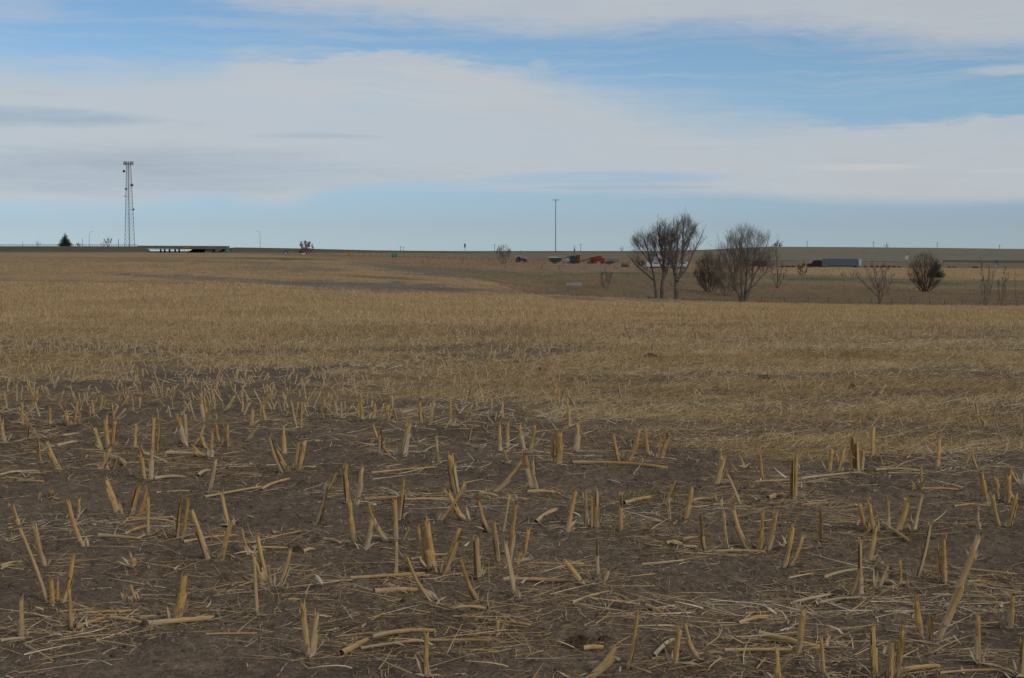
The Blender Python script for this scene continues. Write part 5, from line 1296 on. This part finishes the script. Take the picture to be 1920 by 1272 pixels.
# semi truck: drives away to the left, its lit rear doors nearest
al = R(37); o = thing('semi_truck', 'semi truck with dark maroon cab and long silver trailer', 'truck', at(1570, 600, 0), math.pi - al)
L = 14.6; tr = MB(); tr.box((-1.2, 0, 2.55), (L, 2.6, 2.75)); body = tr.build('trailer_body', M_ALU, o)  # body colour darkened towards blue to hold the shade on the trailer's side
rb = MB()
for x in np.arange(-8.6, 6.3, 1.2):
    for s_ in (-1, 1): rb.box((x, s_ * 1.315, 2.55), (.08, .03, 2.6))
rb.build('trailer_rib', M_STEEL, body)
dr = MB(); dr.box((-9.03, -.64, 2.5), (.06, 1.2, 2.5)); dr.build('rear_door', M_DOOR, body); dr = MB(); dr.box((-9.03, .64, 2.5), (.06, 1.2, 2.5)); dr.build('rear_door', M_DOOR, body)
MB().box((-1.5, 0, 1.05), (L - 3, 1.0, .3)).build('chassis', M_BLACK, o)
MB().box((-8.9, 0, .7), (.12, 2.3, .16)).build('bumper', M_DSTEEL, o)
cb = MB(); cb.prism([(7.2, .75), (12.6, .75), (12.7, 1.25), (12.55, 1.85), (10.6, 2.1), (10.1, 3.1), (9.4, 3.25), (7.4, 3.35), (7.2, 3.0)], -1.15, 1.15); cab = cb.build('cab', M_MAROON, o)
ws = MB(); ws.prism([(10.66, 2.12), (10.17, 3.02), (10.22, 3.04), (10.72, 2.14)], -1.0, 1.0); ws.build('windscreen', M_GLASS, cab)
for s_ in (-1.165, 1.165): MB().box((9.4, s_, 2.5), (.9, .03, .7)).build('side_window', M_GLASS, cab); MB().tube([(7.3, s_ * .9, 1.0), (7.3, s_ * .9, 4.0)], .07, 6).build('exhaust', M_STEEL, o)
for x in (-8.2, -7.0, 5.9, 7.1, 11.6):
    for y in (-1.05, 1.05): wheel(o, x, y, .5, .45)
# red truck with box, partly behind the fanning tree
o = thing('red_truck', 'dark red box truck half hidden by the fanning tree', 'truck', at(1419, 585, -.1), R(182))
MB().box((-1.0, 0, 1.7), (4.4, 2.2, 2.0)).build('box_body', M_MAROON, o); c_ = MB(); c_.prism([(1.25, .5), (3.4, .5), (3.4, 1.15), (2.6, 1.3), (2.15, 2.15), (1.25, 2.2)], -.95, .95); cc = c_.build('cab', M_RUST, o)
MB().box((3.43, 0, .8), (.06, 1.5, .4)).build('grille', M_WHITE, cc); c_ = MB(); c_.prism([(2.63, 1.32), (2.2, 2.1), (2.26, 2.13), (2.7, 1.35)], -.85, .85); c_.build('windscreen', M_GLASS, cc)
for x in (-2.2, 2.6):
    for y in (-.95, .95): wheel(o, x, y, .42, .3)
# dark tractor
o = thing('tractor', 'dark navy tractor with pale cab roof by the shrubby tree', 'tractor', at(976.5, 545, -.25), R(-6))
MB().box((.95, 0, 1.15), (2.1, .9, .75)).build('hood', M_NAVY, o); MB().box((-.75, 0, 1.0), (1.6, 1.2, .8)).build('chassis', M_NAVY, o)
cb = MB(); cb.prism([(-1.35, 1.41), (.1, 1.41), (-.05, 2.25), (-1.15, 2.25)], -.72, .72); cb.build('cab', M_GLASS, o); MB().box((-.6, 0, 2.36), (1.5, 1.6, .2)).build('cab_roof', M_WHITE, o)
MB().tube([(1.0, .3, 1.5), (1.0, .3, 2.3)], .06, 6).build('exhaust', M_BLACK, o); MB().box((1.55, 0, 1.72), (.8, .7, .36)).build('weight_bracket', M_TARP, o)
for y in (-.85, .85): wheel(o, -.95, y, .82, .5, M_DSTEEL); wheel(o, 1.45, y, .5, .35, M_DSTEEL)
# green grain cart
o = thing('grain_cart', 'dark green grain cart with pale tarp roof', 'cart', at(1041, 515, -.1), R(4)); k = 515 / FPX
c_ = MB(); c_.prism([(-2.45, 1.95), (-1.35, .55), (1.5, .55), (2.1, 1.95)], -1.2, 1.2); hp = c_.build('hopper', M_CGREEN, o)
rb = MB()
for x in (-1.2, -.3, .6, 1.4): MB().box((x, -1.23, 1.3), (.08, .05, 1.2)).build('side_rib', M_CGREEN, hp)
c_ = MB(); c_.prism([(-2.5, 1.97), (2.0, 1.97), (1.2, 2.2), (-.4, 2.38), (-1.8, 2.3)], -1.1, 1.1); c_.build('tarp', M_TARP, o)
c_ = MB(); c_.tube([(2.0, -.4, 1.3), (2.9, -.4, .6)], .12, 6); c_.build('drawbar', M_DSTEEL, o)
for y in (-1.0, 1.0): wheel(o, -.2, y, .62, .45, M_DSTEEL)
# seed drill: frame, tank and a raised unloading arm
o = thing('seed_drill', 'grey machine frame with a dark raised arm', 'farm machine', at(1061.5, 512, -.1), R(-5))
fr = MB()
for x in (-.95, -.3, .35, 1.0): fr.box((x, -.6, .95), (.09, .09, 1.3)); fr.box((x, .6, .95), (.09, .09, 1.3))
for z in (.5, 1.05, 1.55):
    for y in (-.61, .61): fr.box((0, y, z), (2.2, .07, .1))
fr.build('frame', M_TARP, o); MB().lathe([(.05, .7), (.48, .95), (.5, 1.65), (.4, 1.85), (.05, 1.9)], 14).build('tank', M_STEEL, o)
MB().tube([(-1.0, -.2, 1.6), (-.2, -.2, 1.95), (.55, -.2, 2.35)], [.11, .11, .12], 8).build('arm', M_DSTEEL, o); MB().box((.62, -.2, 2.25), (.3, .3, .5)).build('spout', M_DSTEEL, o)
for x in (-.7, .8): wheel(o, x, -.8, .4, .28)
# dark grain box truck bed with rusty end
o = thing('grain_box', 'dark slate grain box with a rust-red end wall', 'wagon', at(1076.5, 518, -.1), R(-28))
MB().box((0, 0, 1.65), (2.7, 2.2, 1.9)).build('box_side', M_DBLUE, o); c_ = MB(); c_.prism([(1.36, .6), (1.5, .6), (1.62, 2.95), (1.36, 2.95)], -1.15, 1.15); c_.build('end_wall', M_RUST, o)
MB().box((0, 0, .6), (3.0, 1.3, .16)).build('chassis', M_RUST, o)
for x in (-.9, .9):
    for y in (-.95, .95): wheel(o, x, y, .42, .3)
# rust-red auger
o = thing('grain_auger', 'long rust-red grain auger slanting up to the right', 'auger', at(1102, 505, -.1), 0)
MB().tube([(-4.2, 0, .35), (0, 0, 1.55), (4.1, 0, 2.65)], .12, 8).build('tube', M_RUST, o); MB().tube([(-4.1, 0, .7), (-1.2, 0, 1.5), (2.2, 0, 2.3)], .05, 5).build('truss', M_RUST, o)
MB().tube([(.6, -.6, .4), (.9, 0, 1.75)], .05, 5).build('strut', M_RUST, o); MB().tube([(.6, .6, .4), (.9, 0, 1.75)], .05, 5).build('strut', M_RUST, o); MB().box((-4.3, 0, .35), (.7, .7, .5), taper=1.3).build('hopper', M_RUST, o)
for y in (-.75, .75): wheel(o, .6, y, .4, .25)
# bright red combine
o = thing('combine_harvester', 'bright red harvester with yellow unloading pipe', 'harvester', at(1119, 520, -.1), R(186))
c_ = MB(); c_.prism([(-2.4, .7), (1.3, .7), (1.5, 1.7), (.9, 2.15), (-1.5, 2.2), (-2.5, 1.6)], -1.1, 1.1); bd = c_.build('body', M_RED, o)
c_ = MB(); c_.prism([(-1.3, 2.205), (.6, 2.205), (.9, 2.6), (-1.6, 2.6)], -1.05, 1.05); c_.build('grain_tank', M_RED, o)
c_ = MB(); c_.prism([(1.3, 1.1), (2.3, 1.1), (2.15, 2.2), (1.3, 2.2)], -.8, .8); cb = c_.build('cab', M_RED, o); MB().box((2.26, 0, 1.75), (.06, 1.3, .7)).build('windscreen', M_GLASS, cb)
MB().box((-.6, -1.12, 1.4), (1.4, .04, .6)).build('side_panel', M_RUST, bd); MB().box((-.6, 1.12, 1.4), (1.4, .04, .6)).build('side_panel', M_RUST, bd)
MB().tube([(2.6, 1.0, 2.2), (.8, 1.0, 2.45), (-1.6, 1.0, 2.95)], .10, 7).build('unloading_pipe', M_YELLOW, o)
c_ = MB(); c_.prism([(2.35, .3), (3.2, .2), (3.1, 1.0), (2.5, 1.1)], -2.0, 2.0); c_.build('header', M_RED, o)
for y in (-1.05, 1.05): wheel(o, 1.1, y, .78, .5, M_RED); wheel(o, -1.8, y, .48, .32, M_RED)
# low red trailer and pale trailer
o = thing('farm_trailer', 'low rust-red trailer in front of the pale trailer', 'trailer', at(1141, 492, -.05), R(-4))
MB().box((0, 0, .75), (2.3, 1.5, .7)).build('box_body', M_RUST, o); MB().tube([(-1.1, 0, .5), (-1.9, 0, .4)], .06, 6).build('drawbar', M_DSTEEL, o)
for y in (-.8, .8): wheel(o, .2, y, .34, .22)
o = thing('farm_trailer', 'pale grey trailer with a sloped right end', 'trailer', at(1147, 540, -.2), R(2))
c_ = MB(); c_.prism([(-2.1, 1.1), (2.2, .6), (2.35, 1.1), (1.9, 1.95), (-2.1, 1.7)], -1.0, 1.0); c_.build('box_body', M_ALU, o); MB().box((0, -1.02, 1.2), (3.6, .04, .1)).build('side_rail', M_DSTEEL, o); MB().box((.2, 0, .8), (2.6, 1.2, .12)).build('chassis', M_DSTEEL, o)
for y in (-.9, .9): wheel(o, .7, y, .38, .25); wheel(o, -.3, y, .38, .25)
# hay bale
o = thing('hay_bale', 'weathered brown round bale with a dark hollow end', 'bale', at(1172, 455), R(-24)); b_ = MB().cyl((0, 0, .62), (1, 0, 0), .66, 2.2, 20).build('roll', M_HAY, o)
MB().cyl((-1.12, 0, .62), (1, 0, 0), .45, .06, 16).build('hollow_end', M_BLACK, o)
# white stock trailer behind the cottonwoods, with a shed behind
o = thing('stock_trailer', 'long white trailer seen through the cottonwood trunks', 'trailer', at(1250, 440, -.2), R(-2))
MB().box((0, 0, 1.45), (11.8, 2.3, 1.4)).build('box_body', M_WHITE, o); MB().box((0, 0, .6), (11.2, 2.0, .26)).build('chassis', M_BLACK, o); MB().box((0, 0, 2.2), (11.9, 2.34, .08)).build('roof', M_DSTEEL, o)
for x in (-5.2, -4.3, 4.2, 5.1):
    for y in (-.95, .95): wheel(o, x, y, .45, .3)
for x in (-3.2, -.6, 2.0, 4.4): MB().box((x, -1.17, 1.75), (1.5, .03, .35)).build('side_slot', M_DSTEEL, o)
o = thing('metal_shed', 'low grey metal shed behind the white trailer', 'shed', at(1236, 520, -.3), R(10))
MB().box((0, 0, 1.2), (4.6, 3.2, 2.4)).build('wall', M_STEEL, o); c_ = MB(); c_.prism([(-2.5, 2.41), (2.5, 2.41), (2.5, 2.5), (0, 3.3), (-2.5, 2.5)], -1.8, 1.8); c_.build('roof', M_TARP, o); MB().box((.3, -1.62, 1.0), (1.2, .04, 2.0)).build('door', M_DSTEEL, o)
